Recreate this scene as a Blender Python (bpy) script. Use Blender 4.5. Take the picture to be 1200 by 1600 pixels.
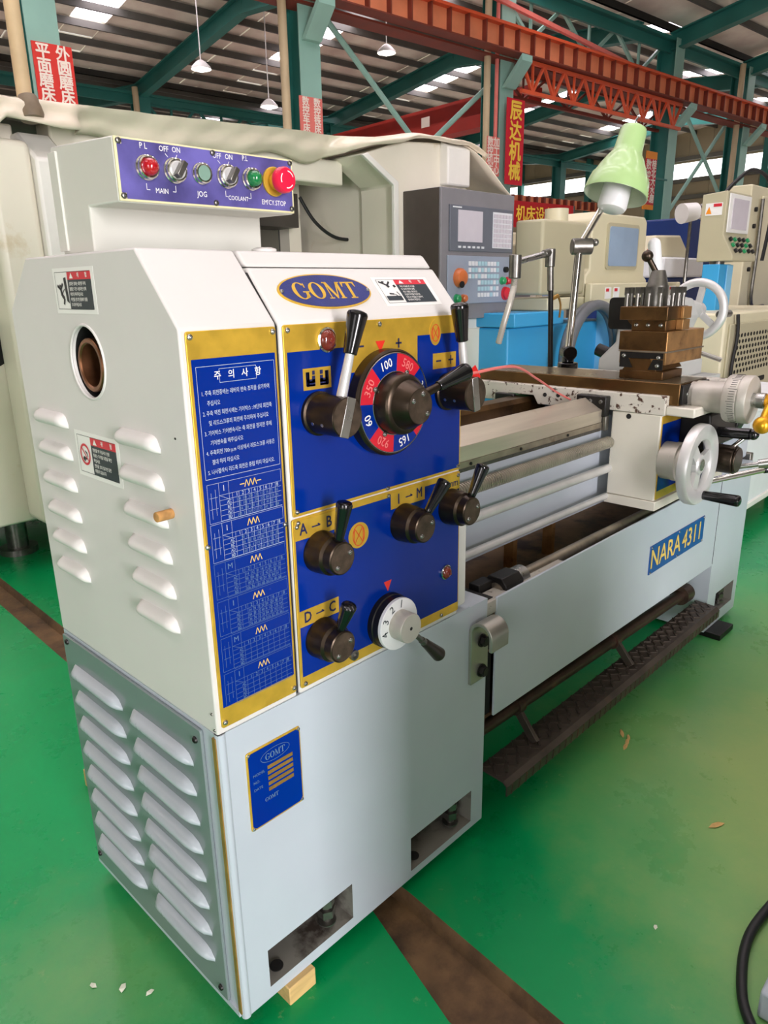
import bpy, bmesh, math, random
from mathutils import Vector, Matrix
from mathutils.geometry import tessellate_polygon
random.seed(7)
for o in list(bpy.data.objects):
    bpy.data.objects.remove(o, do_unlink=True)
scene = bpy.context.scene
COL = scene.collection

# ------------------------------------------------------------------ camera
CAM_LOC = Vector((-0.4974297, -0.8381728, 1.2446346))
CAM_R = Vector((0.69273729, -0.72100282, -0.01643093))
CAM_U = Vector((0.22383578, 0.19329114, 0.95526754))
CAM_F = Vector((0.68557464, 0.66542728, -0.29528621))
cam_data = bpy.data.cameras.new('camera')
cam = bpy.data.objects.new('camera', cam_data)
COL.objects.link(cam)
cam.matrix_world = Matrix((
    (CAM_R.x, CAM_U.x, -CAM_F.x, CAM_LOC.x),
    (CAM_R.y, CAM_U.y, -CAM_F.y, CAM_LOC.y),
    (CAM_R.z, CAM_U.z, -CAM_F.z, CAM_LOC.z),
    (0, 0, 0, 1)))
cam_data.sensor_fit = 'VERTICAL'
cam_data.sensor_height = 24.0
cam_data.lens = 24.0 * 1134.1 / 1600.0
cam_data.clip_start = 0.02
cam_data.clip_end = 300
scene.camera = cam

# ------------------------------------------------------------------ light
SKY_STRENGTH = 1.0
SKYLIGHT = 6.1
SIDE_FILL_POWER = 165.0
DOOR_POWER = 590.0
EXPOSURE = 0.32
world = bpy.data.worlds.new('world')
scene.world = world
world.use_nodes = True
bg = world.node_tree.nodes['Background']
bg.inputs[0].default_value = (1.0, 0.98, 0.96, 1)
bg.inputs[1].default_value = SKY_STRENGTH
scene.view_settings.view_transform = 'Standard'
scene.view_settings.look = 'None'
scene.view_settings.gamma = 1.0
scene.view_settings.use_curve_mapping = False
scene.view_settings.exposure = EXPOSURE

# hall axes: the hall is turned by 5.4 degrees against the lathe
HTH = math.radians(-5.4)
HA = Vector((math.cos(HTH), math.sin(HTH), 0))
HN = Vector((-math.sin(HTH), math.cos(HTH), 0))
def H(a, k, z=0.0):
    return HA * a + HN * k + Vector((0, 0, z))

def area_light(name, loc, target, sx, sy, power, color=(1, 1, 1)):
    d = bpy.data.lights.new(name, 'AREA')
    d.shape = 'RECTANGLE'; d.size = sx; d.size_y = sy; d.energy = power; d.color = color
    o = bpy.data.objects.new(name, d); COL.objects.link(o)
    o.location = loc
    o.rotation_euler = (Vector(target) - Vector(loc)).to_track_quat('-Z', 'Y').to_euler()
    return o

# daylight entering through the tall doorway in the front wall, behind and left of the camera
DOOR_A0, DOOR_A1, DOOR_Z = -1.85, -0.55, 3.9
area_light('doorway_daylight', H((DOOR_A0+DOOR_A1)/2, -7.9, DOOR_Z/2), H((DOOR_A0+DOOR_A1)/2, 0, DOOR_Z/2), DOOR_A1-DOOR_A0, DOOR_Z, DOOR_POWER, (1.0, 0.945, 0.985))

area_light('side_fill_light', H(-6.9, -4.8, 1.75), H(0, -4.8, 1.75), 3.0, 3.5, SIDE_FILL_POWER, (1.0, 0.95, 0.98))  # added fill light at an invented opening in the left wall

# ------------------------------------------------------------------ helpers
def lin(c):
    r = []
    for v in c[:3]:
        v = v / 255.0
        r.append(v / 12.92 if v <= 0.04045 else ((v + 0.055) / 1.055) ** 2.4)
    return (r[0], r[1], r[2], 1.0)

MATS = {}
def mat(name, col, rough=0.5, metal=0.0, var=0.06, scale=9.0, bump=0.0, bscale=80.0, coat=0.0,
        wear=None, wear_lo=0.62, wear_hi=0.7, wear_scale=6.0, rvar=0.1, emit=0.0, alpha=1.0, trans=0.0, spec=0.5,
        stretch=None):
    m = bpy.data.materials.new(name); m.use_nodes = True
    nt = m.node_tree; N = nt.nodes; L = nt.links
    b = N['Principled BSDF']
    b.inputs['Metallic'].default_value = metal
    b.inputs['Roughness'].default_value = rough
    b.inputs['Specular IOR Level'].default_value = spec
    if coat: 
        b.inputs['Coat Weight'].default_value = coat
        b.inputs['Coat Roughness'].default_value = 0.08
    c = lin(col)
    tc = N.new('ShaderNodeTexCoord')
    src = tc.outputs['Object']
    if stretch:
        mp = N.new('ShaderNodeMapping'); mp.inputs['Scale'].default_value = stretch
        L.new(src, mp.inputs['Vector']); src = mp.outputs['Vector']
    nz = N.new('ShaderNodeTexNoise'); nz.inputs['Scale'].default_value = scale
    nz.inputs['Detail'].default_value = 5.0
    L.new(src, nz.inputs['Vector'])
    cr = N.new('ShaderNodeValToRGB')
    cr.color_ramp.elements[0].position = 0.3; cr.color_ramp.elements[1].position = 0.7
    cr.color_ramp.elements[0].color = tuple(min(1, x * (1 - var)) for x in c[:3]) + (1,)
    cr.color_ramp.elements[1].color = tuple(min(1, x * (1 + var)) for x in c[:3]) + (1,)
    L.new(nz.outputs['Fac'], cr.inputs['Fac'])
    out = cr.outputs['Color']
    if wear:
        n2 = N.new('ShaderNodeTexNoise'); n2.inputs['Scale'].default_value = wear_scale
        n2.inputs['Detail'].default_value = 8.0; n2.inputs['Roughness'].default_value = 0.65
        L.new(tc.outputs['Object'], n2.inputs['Vector'])
        r2 = N.new('ShaderNodeMapRange'); r2.inputs['From Min'].default_value = wear_lo; r2.inputs['From Max'].default_value = wear_hi
        L.new(n2.outputs['Fac'], r2.inputs['Value'])
        mx = N.new('ShaderNodeMix'); mx.data_type = 'RGBA'
        L.new(r2.outputs['Result'], mx.inputs['Factor']); L.new(out, mx.inputs['A'])
        mx.inputs['B'].default_value = lin(wear); out = mx.outputs['Result']
    L.new(out, b.inputs['Base Color'])
    if rvar:
        mr = N.new('ShaderNodeMapRange')
        mr.inputs['To Min'].default_value = max(0.02, rough * (1 - rvar)); mr.inputs['To Max'].default_value = min(1, rough * (1 + rvar))
        L.new(nz.outputs['Fac'], mr.inputs['Value']); L.new(mr.outputs['Result'], b.inputs['Roughness'])
    if bump:
        n3 = N.new('ShaderNodeTexNoise'); n3.inputs['Scale'].default_value = bscale; n3.inputs['Detail'].default_value = 3
        L.new(src, n3.inputs['Vector'])
        bp = N.new('ShaderNodeBump'); bp.inputs['Strength'].default_value = bump; bp.inputs['Distance'].default_value = 0.002
        L.new(n3.outputs['Fac'], bp.inputs['Height']); L.new(bp.outputs['Normal'], b.inputs['Normal'])
    if emit:
        b.inputs['Emission Color'].default_value = c; b.inputs['Emission Strength'].default_value = emit
    if alpha < 1: b.inputs['Alpha'].default_value = alpha
    if trans: b.inputs['Transmission Weight'].default_value = trans
    MATS[name] = m
    return m

W = {}
def place(o, M, parent):
    COL.objects.link(o)
    if parent is not None:
        o.parent = parent
        o.matrix_parent_inverse = W[parent].inverted()
    o.matrix_basis = M
    W[o] = M.copy()
    return o

def tag(o, label=None, cat=None, group=None, kind=None):
    if label: o['label'] = label
    if cat: o['category'] = cat
    if group: o['group'] = group
    if kind: o['kind'] = kind
    return o

def thing(name, label, cat, loc=(0, 0, 0), group=None):
    o = bpy.data.objects.new(name, None)
    o.empty_display_size = 0.1
    place(o, Matrix.Translation(Vector(loc)), None)
    return tag(o, label, cat, group)

def frame_of(ax):
    ax = Vector(ax).normalized()
    t = Vector((0, 0, 1)) if abs(ax.z) < 0.9 else Vector((1, 0, 0))
    u = ax.cross(t).normalized(); v = ax.cross(u).normalized()
    return u, v, ax

class MB:
    def __init__(self):
        self.v = []; self.f = []
    def add(self, vs, fs):
        n = len(self.v)
        self.v += [Vector(q) for q in vs]
        self.f += [tuple(i + n for i in q) for q in fs]
        return self
    def box(self, x0, x1, y0, y1, z0, z1):
        return self.add([(x0,y0,z0),(x1,y0,z0),(x1,y1,z0),(x0,y1,z0),(x0,y0,z1),(x1,y0,z1),(x1,y1,z1),(x0,y1,z1)],
                        [(0,3,2,1),(4,5,6,7),(0,1,5,4),(1,2,6,5),(2,3,7,6),(3,0,4,7)])
    def obox(self, c, ax, ay, az, hx, hy, hz):
        c = Vector(c); ax = Vector(ax).normalized() * hx; ay = Vector(ay).normalized() * hy; az = Vector(az).normalized() * hz
        vs = [c + ax*sx + ay*sy + az*sz for sz in (-1,1) for sx, sy in ((-1,-1),(1,-1),(1,1),(-1,1))]
        return self.add(vs, [(0,3,2,1),(4,5,6,7),(0,1,5,4),(1,2,6,5),(2,3,7,6),(3,0,4,7)])
    def beam(self, p0, p1, w, h, up=(0, 0, 1)):
        p0 = Vector(p0); p1 = Vector(p1); d = (p1 - p0)
        u = d.cross(Vector(up)); 
        if u.length < 1e-6: u = d.cross(Vector((1,0,0)))
        u.normalize(); v = u.cross(d).normalized()
        return self.obox((p0 + p1) / 2, d, u, v, d.length / 2, w / 2, h / 2)
    def cyl(self, p0, p1, r0, r1=None, n=24, cap=True):
        r1 = r0 if r1 is None else r1
        p0 = Vector(p0); p1 = Vector(p1); u, v, _ = frame_of(p1 - p0)
        vs = []
        for p, r in ((p0, r0), (p1, r1)):
            for i in range(n):
                a = 2 * math.pi * i / n
                vs.append(p + (u * math.cos(a) + v * math.sin(a)) * r)
        fs = [(i, (i+1) % n, n + (i+1) % n, n + i) for i in range(n)]
        if cap:
            fs += [tuple(reversed(range(n))), tuple(range(n, 2*n))]
        return self.add(vs, fs)
    def lathe(self, o, ax, prof, n=32, close=False):
        o = Vector(o); u, v, w = frame_of(ax)
        vs = []; fs = []
        for r, h in prof:
            for i in range(n):
                a = 2 * math.pi * i / n
                vs.append(o + w * h + (u * math.cos(a) + v * math.sin(a)) * max(r, 1e-5))
        m = len(prof)
        for j in range(m - 1 if not close else m):
            for i in range(n):
                k = (j + 1) % m
                fs.append((j*n + i, j*n + (i+1) % n, k*n + (i+1) % n, k*n + i))
        return self.add(vs, fs)
    def tube(self, pts, r, n=10, smooth=0, cap=True):
        pts = [Vector(p) for p in pts]
        if smooth:
            q = []
            for i in range(len(pts) - 1):
                a = pts[max(0, i-1)]; b = pts[i]; c = pts[i+1]; d = pts[min(len(pts)-1, i+2)]
                for s in range(smooth):
                    t = s / smooth
                    q.append(0.5 * ((2*b) + (c-a)*t + (2*a-5*b+4*c-d)*t*t + (3*b-a-3*c+d)*t*t*t))
            q.append(pts[-1]); pts = q
        rr = r if isinstance(r, (list, tuple)) else [r] * len(pts)
        vs = []; fs = []
        u = None
        for i, p in enumerate(pts):
            d = (pts[min(i+1, len(pts)-1)] - pts[max(i-1, 0)]).normalized()
            if u is None:
                u, v, _ = frame_of(d)
            else:
                u = (u - d * u.dot(d)).normalized(); v = d.cross(u).normalized()
            if i == 0: v = d.cross(u).normalized()
            for j in range(n):
                a = 2 * math.pi * j / n
                vs.append(p + (u * math.cos(a) + v * math.sin(a)) * rr[min(i, len(rr)-1)])
        for i in range(len(pts) - 1):
            for j in range(n):
                fs.append((i*n + j, i*n + (j+1) % n, (i+1)*n + (j+1) % n, (i+1)*n + j))
        if cap:
            fs += [tuple(reversed(range(n))), tuple(range((len(pts)-1)*n, len(pts)*n))]
        return self.add(vs, fs)
    def prism(self, poly, plane, a, b, holes=()):
        def P(q, h):
            if plane == 'yz': return Vector((h, q[0], q[1]))
            if plane == 'xz': return Vector((q[0], h, q[1]))
            return Vector((q[0], q[1], h))
        loops = [list(poly)] + [list(hh) for hh in holes]
        allp = [q for l in loops for q in l]
        n = len(allp)
        vs = [P(q, a) for q in allp] + [P(q, b) for q in allp]
        fs = []
        if holes:
            tris = tessellate_polygon([[Vector((q[0], q[1], 0)) for q in l] for l in loops])
            for t in tris:
                fs.append(tuple(t)); fs.append(tuple(i + n for i in reversed(t)))
        else:
            fs.append(tuple(range(n))); fs.append(tuple(reversed(range(n, 2*n))))
        s = 0
        for l in loops:
            m = len(l)
            for i in range(m):
                j = (i + 1) % m
                fs.append((s+i, s+j, n+s+j, n+s+i))
            s += m
        return self.add(vs, fs)
    def sphere(self, c, r, n=16, sz=1.0):
        prof = [(r * math.sin(math.pi * i / n), -r * math.cos(math.pi * i / n) * sz) for i in range(n + 1)]
        return self.lathe(c, (0, 0, 1), prof, n * 2)
    def torus(self, c, ax, R, r, n=40, k=12):
        prof = [(R + r * math.cos(2*math.pi*i/k), r * math.sin(2*math.pi*i/k)) for i in range(k)]
        return self.lathe(c, ax, prof, n, close=True)
    def mesh(self, name, mt=None, angle=35, bevel=0):
        me = bpy.data.meshes.new(name)
        me.from_pydata([tuple(q) for q in self.v], [], self.f)
        bm = bmesh.new(); bm.from_mesh(me)
        bmesh.ops.recalc_face_normals(bm, faces=bm.faces)
        bm.to_mesh(me); bm.free()
        if angle:
            me.shade_smooth()
            me.set_sharp_from_angle(angle=math.radians(angle))
        if mt is not None: me.materials.append(mt)
        return me
    def build(self, name, mt, parent=None, bevel=0, seg=2, angle=35, M=None):
        me = self.mesh(name, mt, angle)
        o = bpy.data.objects.new(name, me)
        place(o, M or Matrix.Identity(4), parent)
        if bevel:
            md = o.modifiers.new('bevel', 'BEVEL'); md.width = bevel; md.segments = seg
            md.limit_method = 'ANGLE'; md.angle_limit = math.radians(40); md.harden_normals = False
        return o

def inst(me, name, parent, M):
    o = bpy.data.objects.new(name, me)
    return place(o, M, parent)

def copy_tree(root, M, label=None):
    c = root.copy(); place(c, M, None)
    if label: c['label'] = label
    T = M @ W[root].inverted()
    def rec(src, dst):
        for ch in [q for q in bpy.data.objects if q.parent == src]:
            d = ch.copy(); place(d, T @ W[ch], dst)
            rec(ch, d)
    rec(root, c)
    return c

TEXTS = []
def txt(name, s, loc, right, up, size, mt, parent, align='CENTER', valign='CENTER', bold=0.0, xs=1.0, thick=0.0004, line=1.0, shear=0.0):
    cu = bpy.data.curves.new(name, 'FONT')
    cu.body = s; cu.size = 1.0; cu.align_x = align; cu.align_y = valign
    cu.space_line = line; cu.shear = shear
    cu.resolution_u = 2
    ob = bpy.data.objects.new(name + '_curve', cu); COL.objects.link(ob)
    r = Vector(right).normalized(); u = Vector(up).normalized(); n = r.cross(u)
    M = Matrix(((r.x*size*xs, u.x*size, n.x, loc[0]), (r.y*size*xs, u.y*size, n.y, loc[1]), (r.z*size*xs, u.z*size, n.z, loc[2]), (0,0,0,1)))
    TEXTS.append((ob, M, name, mt, parent, bold))

def flush_texts():
    bpy.context.view_layer.update()
    dg = bpy.context.evaluated_depsgraph_get()
    for ob, M, name, mt, parent, bold in TEXTS:
        me = bpy.data.meshes.new_from_object(ob.evaluated_get(dg))
        bm = bmesh.new(); bm.from_mesh(me)
        if bold:
            b_ = min(bold, 0.035)
            for q_, (dx_, dy_) in enumerate(((b_, 0), (-b_, 0), (0, b_), (0, -b_))):
                t_ = me.copy(); t_.transform(Matrix.Translation((dx_, dy_, 0.00004*(q_+1)))); bm.from_mesh(t_); bpy.data.meshes.remove(t_)
        bm.transform(M)
        bm.to_mesh(me); bm.free()
        me.name = name; me.materials.clear(); me.materials.append(mt)
        o = bpy.data.objects.new(name, me); place(o, Matrix.Identity(4), parent)
        cu = ob.data
        bpy.data.objects.remove(ob, do_unlink=True); bpy.data.curves.remove(cu)
    TEXTS.clear()

def circ(cx, cy, r, n=32, ry=None):
    ry = r if ry is None else ry
    return [(cx + r*math.cos(2*math.pi*i/n), cy + ry*math.sin(2*math.pi*i/n)) for i in range(n)]
def rrect(x0, x1, y0, y1, r, n=4):
    p = []
    for cx, cy, a0 in ((x1-r, y1-r, 0), (x0+r, y1-r, 90), (x0+r, y0+r, 180), (x1-r, y0+r, 270)):
        for i in range(n + 1):
            a = math.radians(a0 + 90 * i / n)
            p.append((cx + r*math.cos(a), cy + r*math.sin(a)))
    return p

X3, Y3, Z3 = Vector((1,0,0)), Vector((0,1,0)), Vector((0,0,1))

# ------------------------------------------------------------------ materials
mat('cream', (212, 210, 205), 0.45, var=0.03, scale=5, bump=0.05, bscale=300, wear=(120, 100, 80), wear_lo=0.79, wear_hi=0.81, wear_scale=35)
mat('cream_shell', (214, 212, 207), 0.45, var=0.03, scale=5, bump=0.05, bscale=300)
mat('grey_paint', (180, 189, 197), 0.3, var=0.04, scale=4, bump=0.05, bscale=250, wear=(110, 96, 84), wear_lo=0.76, wear_hi=0.79, wear_scale=24)
mat('grey_panel', (116, 128, 128), 0.2, var=0.05, scale=4, rvar=0.25)  # base-end paint darkened: shade and floor reflection are in the colour
mat('enamel', (0, 40, 132), 0.2, var=0.05, scale=7, spec=0.3)
mat('brass', (226, 184, 66), 0.4, metal=0.6, var=0.12, scale=30, rvar=0.3)
mat('brass_dark', (168, 130, 66), 0.4, metal=0.5, var=0.2, scale=30)
mat('gold_ink', (222, 190, 96), 0.45, var=0.05)
mat('pale_ink', (176, 190, 205), 0.5, var=0.05)
mat('dim_ink', (92, 122, 150), 0.5, var=0.05)
mat('white_ink', (238, 238, 236), 0.5, var=0.02)
mat('navy_ink', (22, 30, 78), 0.5, var=0.02)
mat('black_ink', (22, 26, 30), 0.5, var=0.05)
mat('slate_ink', (36, 48, 54), 0.5, var=0.05)
mat('red_ink', (205, 28, 48), 0.45, var=0.03)
mat('orange_red', (226, 52, 34), 0.4, var=0.05)
mat('sticker_white', (232, 232, 226), 0.4, var=0.02)
mat('oxide', (66, 56, 46), 0.32, metal=0.85, var=0.35, scale=18, rvar=0.3, bump=0.06, bscale=120)
mat('oxide_face', (84, 70, 58), 0.5, metal=0.6, var=0.4, scale=60, bump=0.1, bscale=200)
mat('bakelite', (16, 16, 17), 0.16, var=0.1, scale=20, spec=0.6)
mat('steel', (178, 178, 174), 0.28, metal=0.95, var=0.12, scale=24, rvar=0.3)
mat('steel_worn', (168, 158, 142), 0.36, metal=0.9, var=0.22, scale=16, wear=(118, 96, 70), wear_lo=0.56, wear_hi=0.72, wear_scale=10)
mat('chrome', (214, 212, 206), 0.14, metal=1.0, var=0.05, scale=10)
mat('aluminium', (214, 214, 212), 0.36, metal=0.4, var=0.08, scale=20, bump=0.05, bscale=200)
mat('dull_aluminium', (190, 186, 176), 0.45, metal=0.4, var=0.1, scale=14)
mat('oily_brown', (104, 76, 44), 0.30, metal=0.75, var=0.3, scale=14, wear=(60, 42, 26), wear_lo=0.5, wear_hi=0.7, wear_scale=9)
mat('oily_tan', (176, 134, 84), 0.34, metal=0.65, var=0.25, scale=20, wear=(120, 84, 50), wear_lo=0.52, wear_hi=0.7, wear_scale=22)
mat('black_steel', (34, 33, 32), 0.4, metal=0.5, var=0.3, scale=20)
mat('dark_recess', (18, 17, 16), 0.7, var=0.2)
mat('chipped', (206, 202, 190), 0.45, var=0.05, wear=(74, 50, 38), wear_lo=0.57, wear_hi=0.6, wear_scale=42, bump=0.2, bscale=60)
mat('tray_inside', (134, 108, 76), 0.5, metal=0.2, var=0.35, scale=8, wear=(52, 42, 34), wear_lo=0.46, wear_hi=0.62, wear_scale=5)
mat('spindle_brown', (126, 84, 56), 0.35, metal=0.8, var=0.3, scale=30)
mat('pedal_iron', (82, 74, 66), 0.42, metal=0.6, var=0.3, scale=16, wear=(104, 84, 66), wear_lo=0.6, wear_hi=0.75, wear_scale=14)
mat('pipe_iron', (84, 68, 58), 0.36, metal=0.7, var=0.3, scale=12, wear=(130, 92, 76), wear_lo=0.55, wear_hi=0.75, wear_scale=8)
mat('wood', (206, 172, 112), 0.7, var=0.14, scale=12, stretch=(1, 8, 8), bump=0.2)
mat('cork', (176, 130, 74), 0.7, var=0.25, scale=80)
mat('red_glass', (170, 12, 26), 0.12, var=0.05, spec=0.7, coat=0.5)
mat('green_glass', (12, 120, 62), 0.12, var=0.05, spec=0.7, coat=0.5)
mat('green_cap', (126, 158, 142), 0.4, var=0.05)
mat('amber_lens', (112, 44, 34), 0.12, var=0.2, scale=60, coat=0.5)
mat('mushroom_red', (224, 30, 66), 0.3, var=0.04)
mat('yellow_ring', (216, 178, 66), 0.35, metal=0.5, var=0.1)
mat('brass_yellow', (222, 164, 36), 0.3, metal=0.7, var=0.15, scale=30)
mat('red_tag', (214, 26, 24), 0.4, var=0.05)
mat('pink_cord', (232, 120, 116), 0.45, var=0.05)
mat('lamp_green', (172, 206, 140), 0.3, var=0.04, scale=6, coat=0.3)
mat('lamp_inside', (206, 214, 190), 0.4, var=0.03)
mat('bulb', (232, 232, 232), 0.35, var=0.02)
mat('panel_film', (92, 86, 150), 0.34, var=0.4, scale=16, rvar=0.3)
# ================================================================== floor
def floor_material():
    m = bpy.data.materials.new('green_epoxy'); m.use_nodes = True
    nt = m.node_tree; N = nt.nodes; L = nt.links; b = N['Principled BSDF']
    tc = N.new('ShaderNodeTexCoord')
    def noise(sc, det=6, ro=0.6):
        n = N.new('ShaderNodeTexNoise'); n.inputs['Scale'].default_value = sc; n.inputs['Detail'].default_value = det; n.inputs['Roughness'].default_value = ro
        L.new(tc.outputs['Object'], n.inputs['Vector']); return n
    def ramp(src, a, c):
        r = N.new('ShaderNodeMapRange'); r.inputs['From Min'].default_value = a; r.inputs['From Max'].default_value = c
        L.new(src, r.inputs['Value']); return r.outputs['Result']
    def mix(f, A, B):
        x = N.new('ShaderNodeMix'); x.data_type = 'RGBA'
        if hasattr(f, 'links') or hasattr(f, 'is_linked'): L.new(f, x.inputs['Factor'])
        else: x.inputs['Factor'].default_value = f
        for s, v in (('A', A), ('B', B)):
            if isinstance(v, tuple): x.inputs[s].default_value = v
            else: L.new(v, x.inputs[s])
        return x.outputs['Result']
    def mul(a, k):
        x = N.new('ShaderNodeMath'); x.operation = 'MULTIPLY'; L.new(a, x.inputs[0])
        if isinstance(k, float): x.inputs[1].default_value = k
        else: L.new(k, x.inputs[1])
        return x.outputs[0]
    n1 = noise(0.9, 4); n2 = noise(3.5, 8, 0.7); n3 = noise(22, 6, 0.75); n4 = noise(140, 3)
    col = mix(ramp(n1.outputs['Fac'], 0.35, 0.65), lin((0, 140, 76)), lin((2, 152, 86)))
    col = mix(mul(ramp(n2.outputs['Fac'], 0.56, 0.80), 0.5), col, lin((70, 150, 84)))
    # pale patches: skylight reflection painted into the colour, with dust and wear
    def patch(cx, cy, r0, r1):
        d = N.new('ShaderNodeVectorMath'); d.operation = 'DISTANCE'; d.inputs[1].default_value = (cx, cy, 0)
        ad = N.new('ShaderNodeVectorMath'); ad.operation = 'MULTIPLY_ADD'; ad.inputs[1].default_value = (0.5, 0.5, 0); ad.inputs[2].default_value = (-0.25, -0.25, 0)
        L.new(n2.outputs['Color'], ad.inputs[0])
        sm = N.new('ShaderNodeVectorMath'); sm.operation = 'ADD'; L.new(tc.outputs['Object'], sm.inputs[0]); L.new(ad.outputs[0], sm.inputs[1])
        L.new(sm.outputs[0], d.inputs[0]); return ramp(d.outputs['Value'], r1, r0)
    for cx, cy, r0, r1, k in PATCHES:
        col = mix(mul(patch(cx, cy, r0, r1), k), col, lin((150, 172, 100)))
    col = mix(mul(ramp(n3.outputs['Fac'], 0.62, 0.74), 0.35), col, lin((170, 176, 128)))
    col = mix(mul(ramp(n4.outputs['Fac'], 0.70, 0.76), 0.5), col, lin((60, 80, 50)))
    # unseen pale concrete added around the green area to neutralise bounced light
    sp = N.new('ShaderNodeSeparateXYZ'); L.new(tc.outputs['Object'], sp.inputs[0])
    def edge(sock, a, c): return ramp(sp.outputs[sock], a, c)
    mask = None
    for sock, a, c in (('X', 4.6, 4.62), ('X', -2.6, -2.62), ('Y', 4.4, 4.42), ('Y', -2.4, -2.42)):
        e = edge(sock, a, c)
        if mask is None: mask = e
        else:
            x = N.new('ShaderNodeMath'); x.operation = 'MAXIMUM'; L.new(mask, x.inputs[0]); L.new(e, x.inputs[1]); mask = x.outputs[0]
    col = mix(mask, col, lin((212, 204, 194)))
    L.new(col, b.inputs['Base Color'])
    rr = N.new('ShaderNodeMapRange'); rr.inputs['To Min'].default_value = 0.16; rr.inputs['To Max'].default_value = 0.42
    L.new(n2.outputs['Fac'], rr.inputs['Value']); L.new(rr.outputs['Result'], b.inputs['Roughness'])
    b.inputs['Specular IOR Level'].default_value = 0.3
    bp = N.new('ShaderNodeBump'); bp.inputs['Strength'].default_value = 0.15; bp.inputs['Distance'].default_value = 0.003
    L.new(n3.outputs['Fac'], bp.inputs['Height']); L.new(bp.outputs['Normal'], b.inputs['Normal'])
    return m
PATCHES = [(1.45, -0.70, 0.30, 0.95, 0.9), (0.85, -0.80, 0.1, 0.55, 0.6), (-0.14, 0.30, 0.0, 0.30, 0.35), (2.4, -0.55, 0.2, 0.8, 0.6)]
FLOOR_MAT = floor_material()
mat('trench_dirt', (112, 86, 58), 0.85, var=0.3, scale=14, bump=0.8, bscale=70, wear=(60, 44, 32), wear_lo=0.45, wear_hi=0.65, wear_scale=5)
mat('trench_edge', (92, 74, 56), 0.8, var=0.3, scale=30, bump=0.5)
m = MB()
LE = [(0.295,-4.0),(0.262,-0.24),(0.342,0.034),(0.352,1.2),(0.400,2.6),(0.42,9.0)]
RE = [(0.425,-4.0),(0.398,-0.39),(0.428,0.0),(0.455,1.2),(0.500,2.6),(0.54,9.0)]
x0, x1, y0, y1 = -14.0, 42.0, -14.0, 36.0
def strip_floor(edge, xo):
    ys = [y0] + [q[1] for q in edge] + [y1]; xs = [edge[0][0]] + [q[0] for q in edge] + [edge[-1][0]]
    vs = []
    for x, y in zip(xs, ys): vs += [(x, y, 0), (xo, y, 0)]
    m.add(vs, [(2*i, 2*i+1, 2*i+3, 2*i+2) for i in range(len(xs)-1)])
strip_floor(LE, x0); strip_floor(RE, x1)
m.add([(LE[0][0],y0,0),(RE[0][0],y0,0),(RE[0][0],RE[0][1],0),(LE[0][0],LE[0][1],0)], [(0,1,2,3)])
m.add([(LE[-1][0],y1,0),(RE[-1][0],y1,0),(RE[-1][0],9.0,0),(LE[-1][0],9.0,0)], [(0,1,2,3)])
fl = m.build('floor', FLOOR_MAT, None, angle=0); tag(fl, 'glossy green painted workshop floor with worn patches and painted-in skylight sheen', None, kind='structure')
m = MB(); D = -0.030; s = 0.012
vs = []
for (lx, ly), (rx, ry_) in zip(LE, RE):
    vs += [(lx, ly, 0), (lx+s, ly, D), (rx-s, ry_, D), (rx, ry_, 0)]
m.add(vs, [(4*i+j, 4*i+j+1, 4*i+j+5, 4*i+j+4) for i in range(len(LE)-1) for j in range(3)])
tr = m.build('floor_trench', MATS['trench_dirt'], None, angle=0); tag(tr, 'dirty brown cable trench across the green floor', None, kind='structure')
# ================================================================== the lathe
lathe = thing('engine_lathe', 'large white and grey metal lathe with blue and gold headstock control panels', 'lathe', (1.16, 0.27, 0.04))

ZB, ZC, ZF, ZT = 0.04, 0.606, 1.199, 1.300      # base bottom, cover bottom, front top, cover top
def screw(parent, loc, n=(0, -1, 0), r=0.0042, mt='steel'):
    key = ('screw', round(r, 4), mt)
    if key not in MESH:
        mb = MB(); mb.lathe((0,0,0), (0,0,1), [(r, 0), (r, 0.25*r), (0.8*r, 0.6*r), (0.42*r, 0.75*r), (0.36*r, 0.3*r), (0.0, 0.3*r)], 14)
        MESH[key] = mb.mesh('screw', MATS[mt], 30)
    q = Vector((0,0,1)).rotation_difference(Vector(n))
    return inst(MESH[key], 'screw', parent, Matrix.Translation(Vector(loc)) @ q.to_matrix().to_4x4())
MESH = {}

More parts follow.
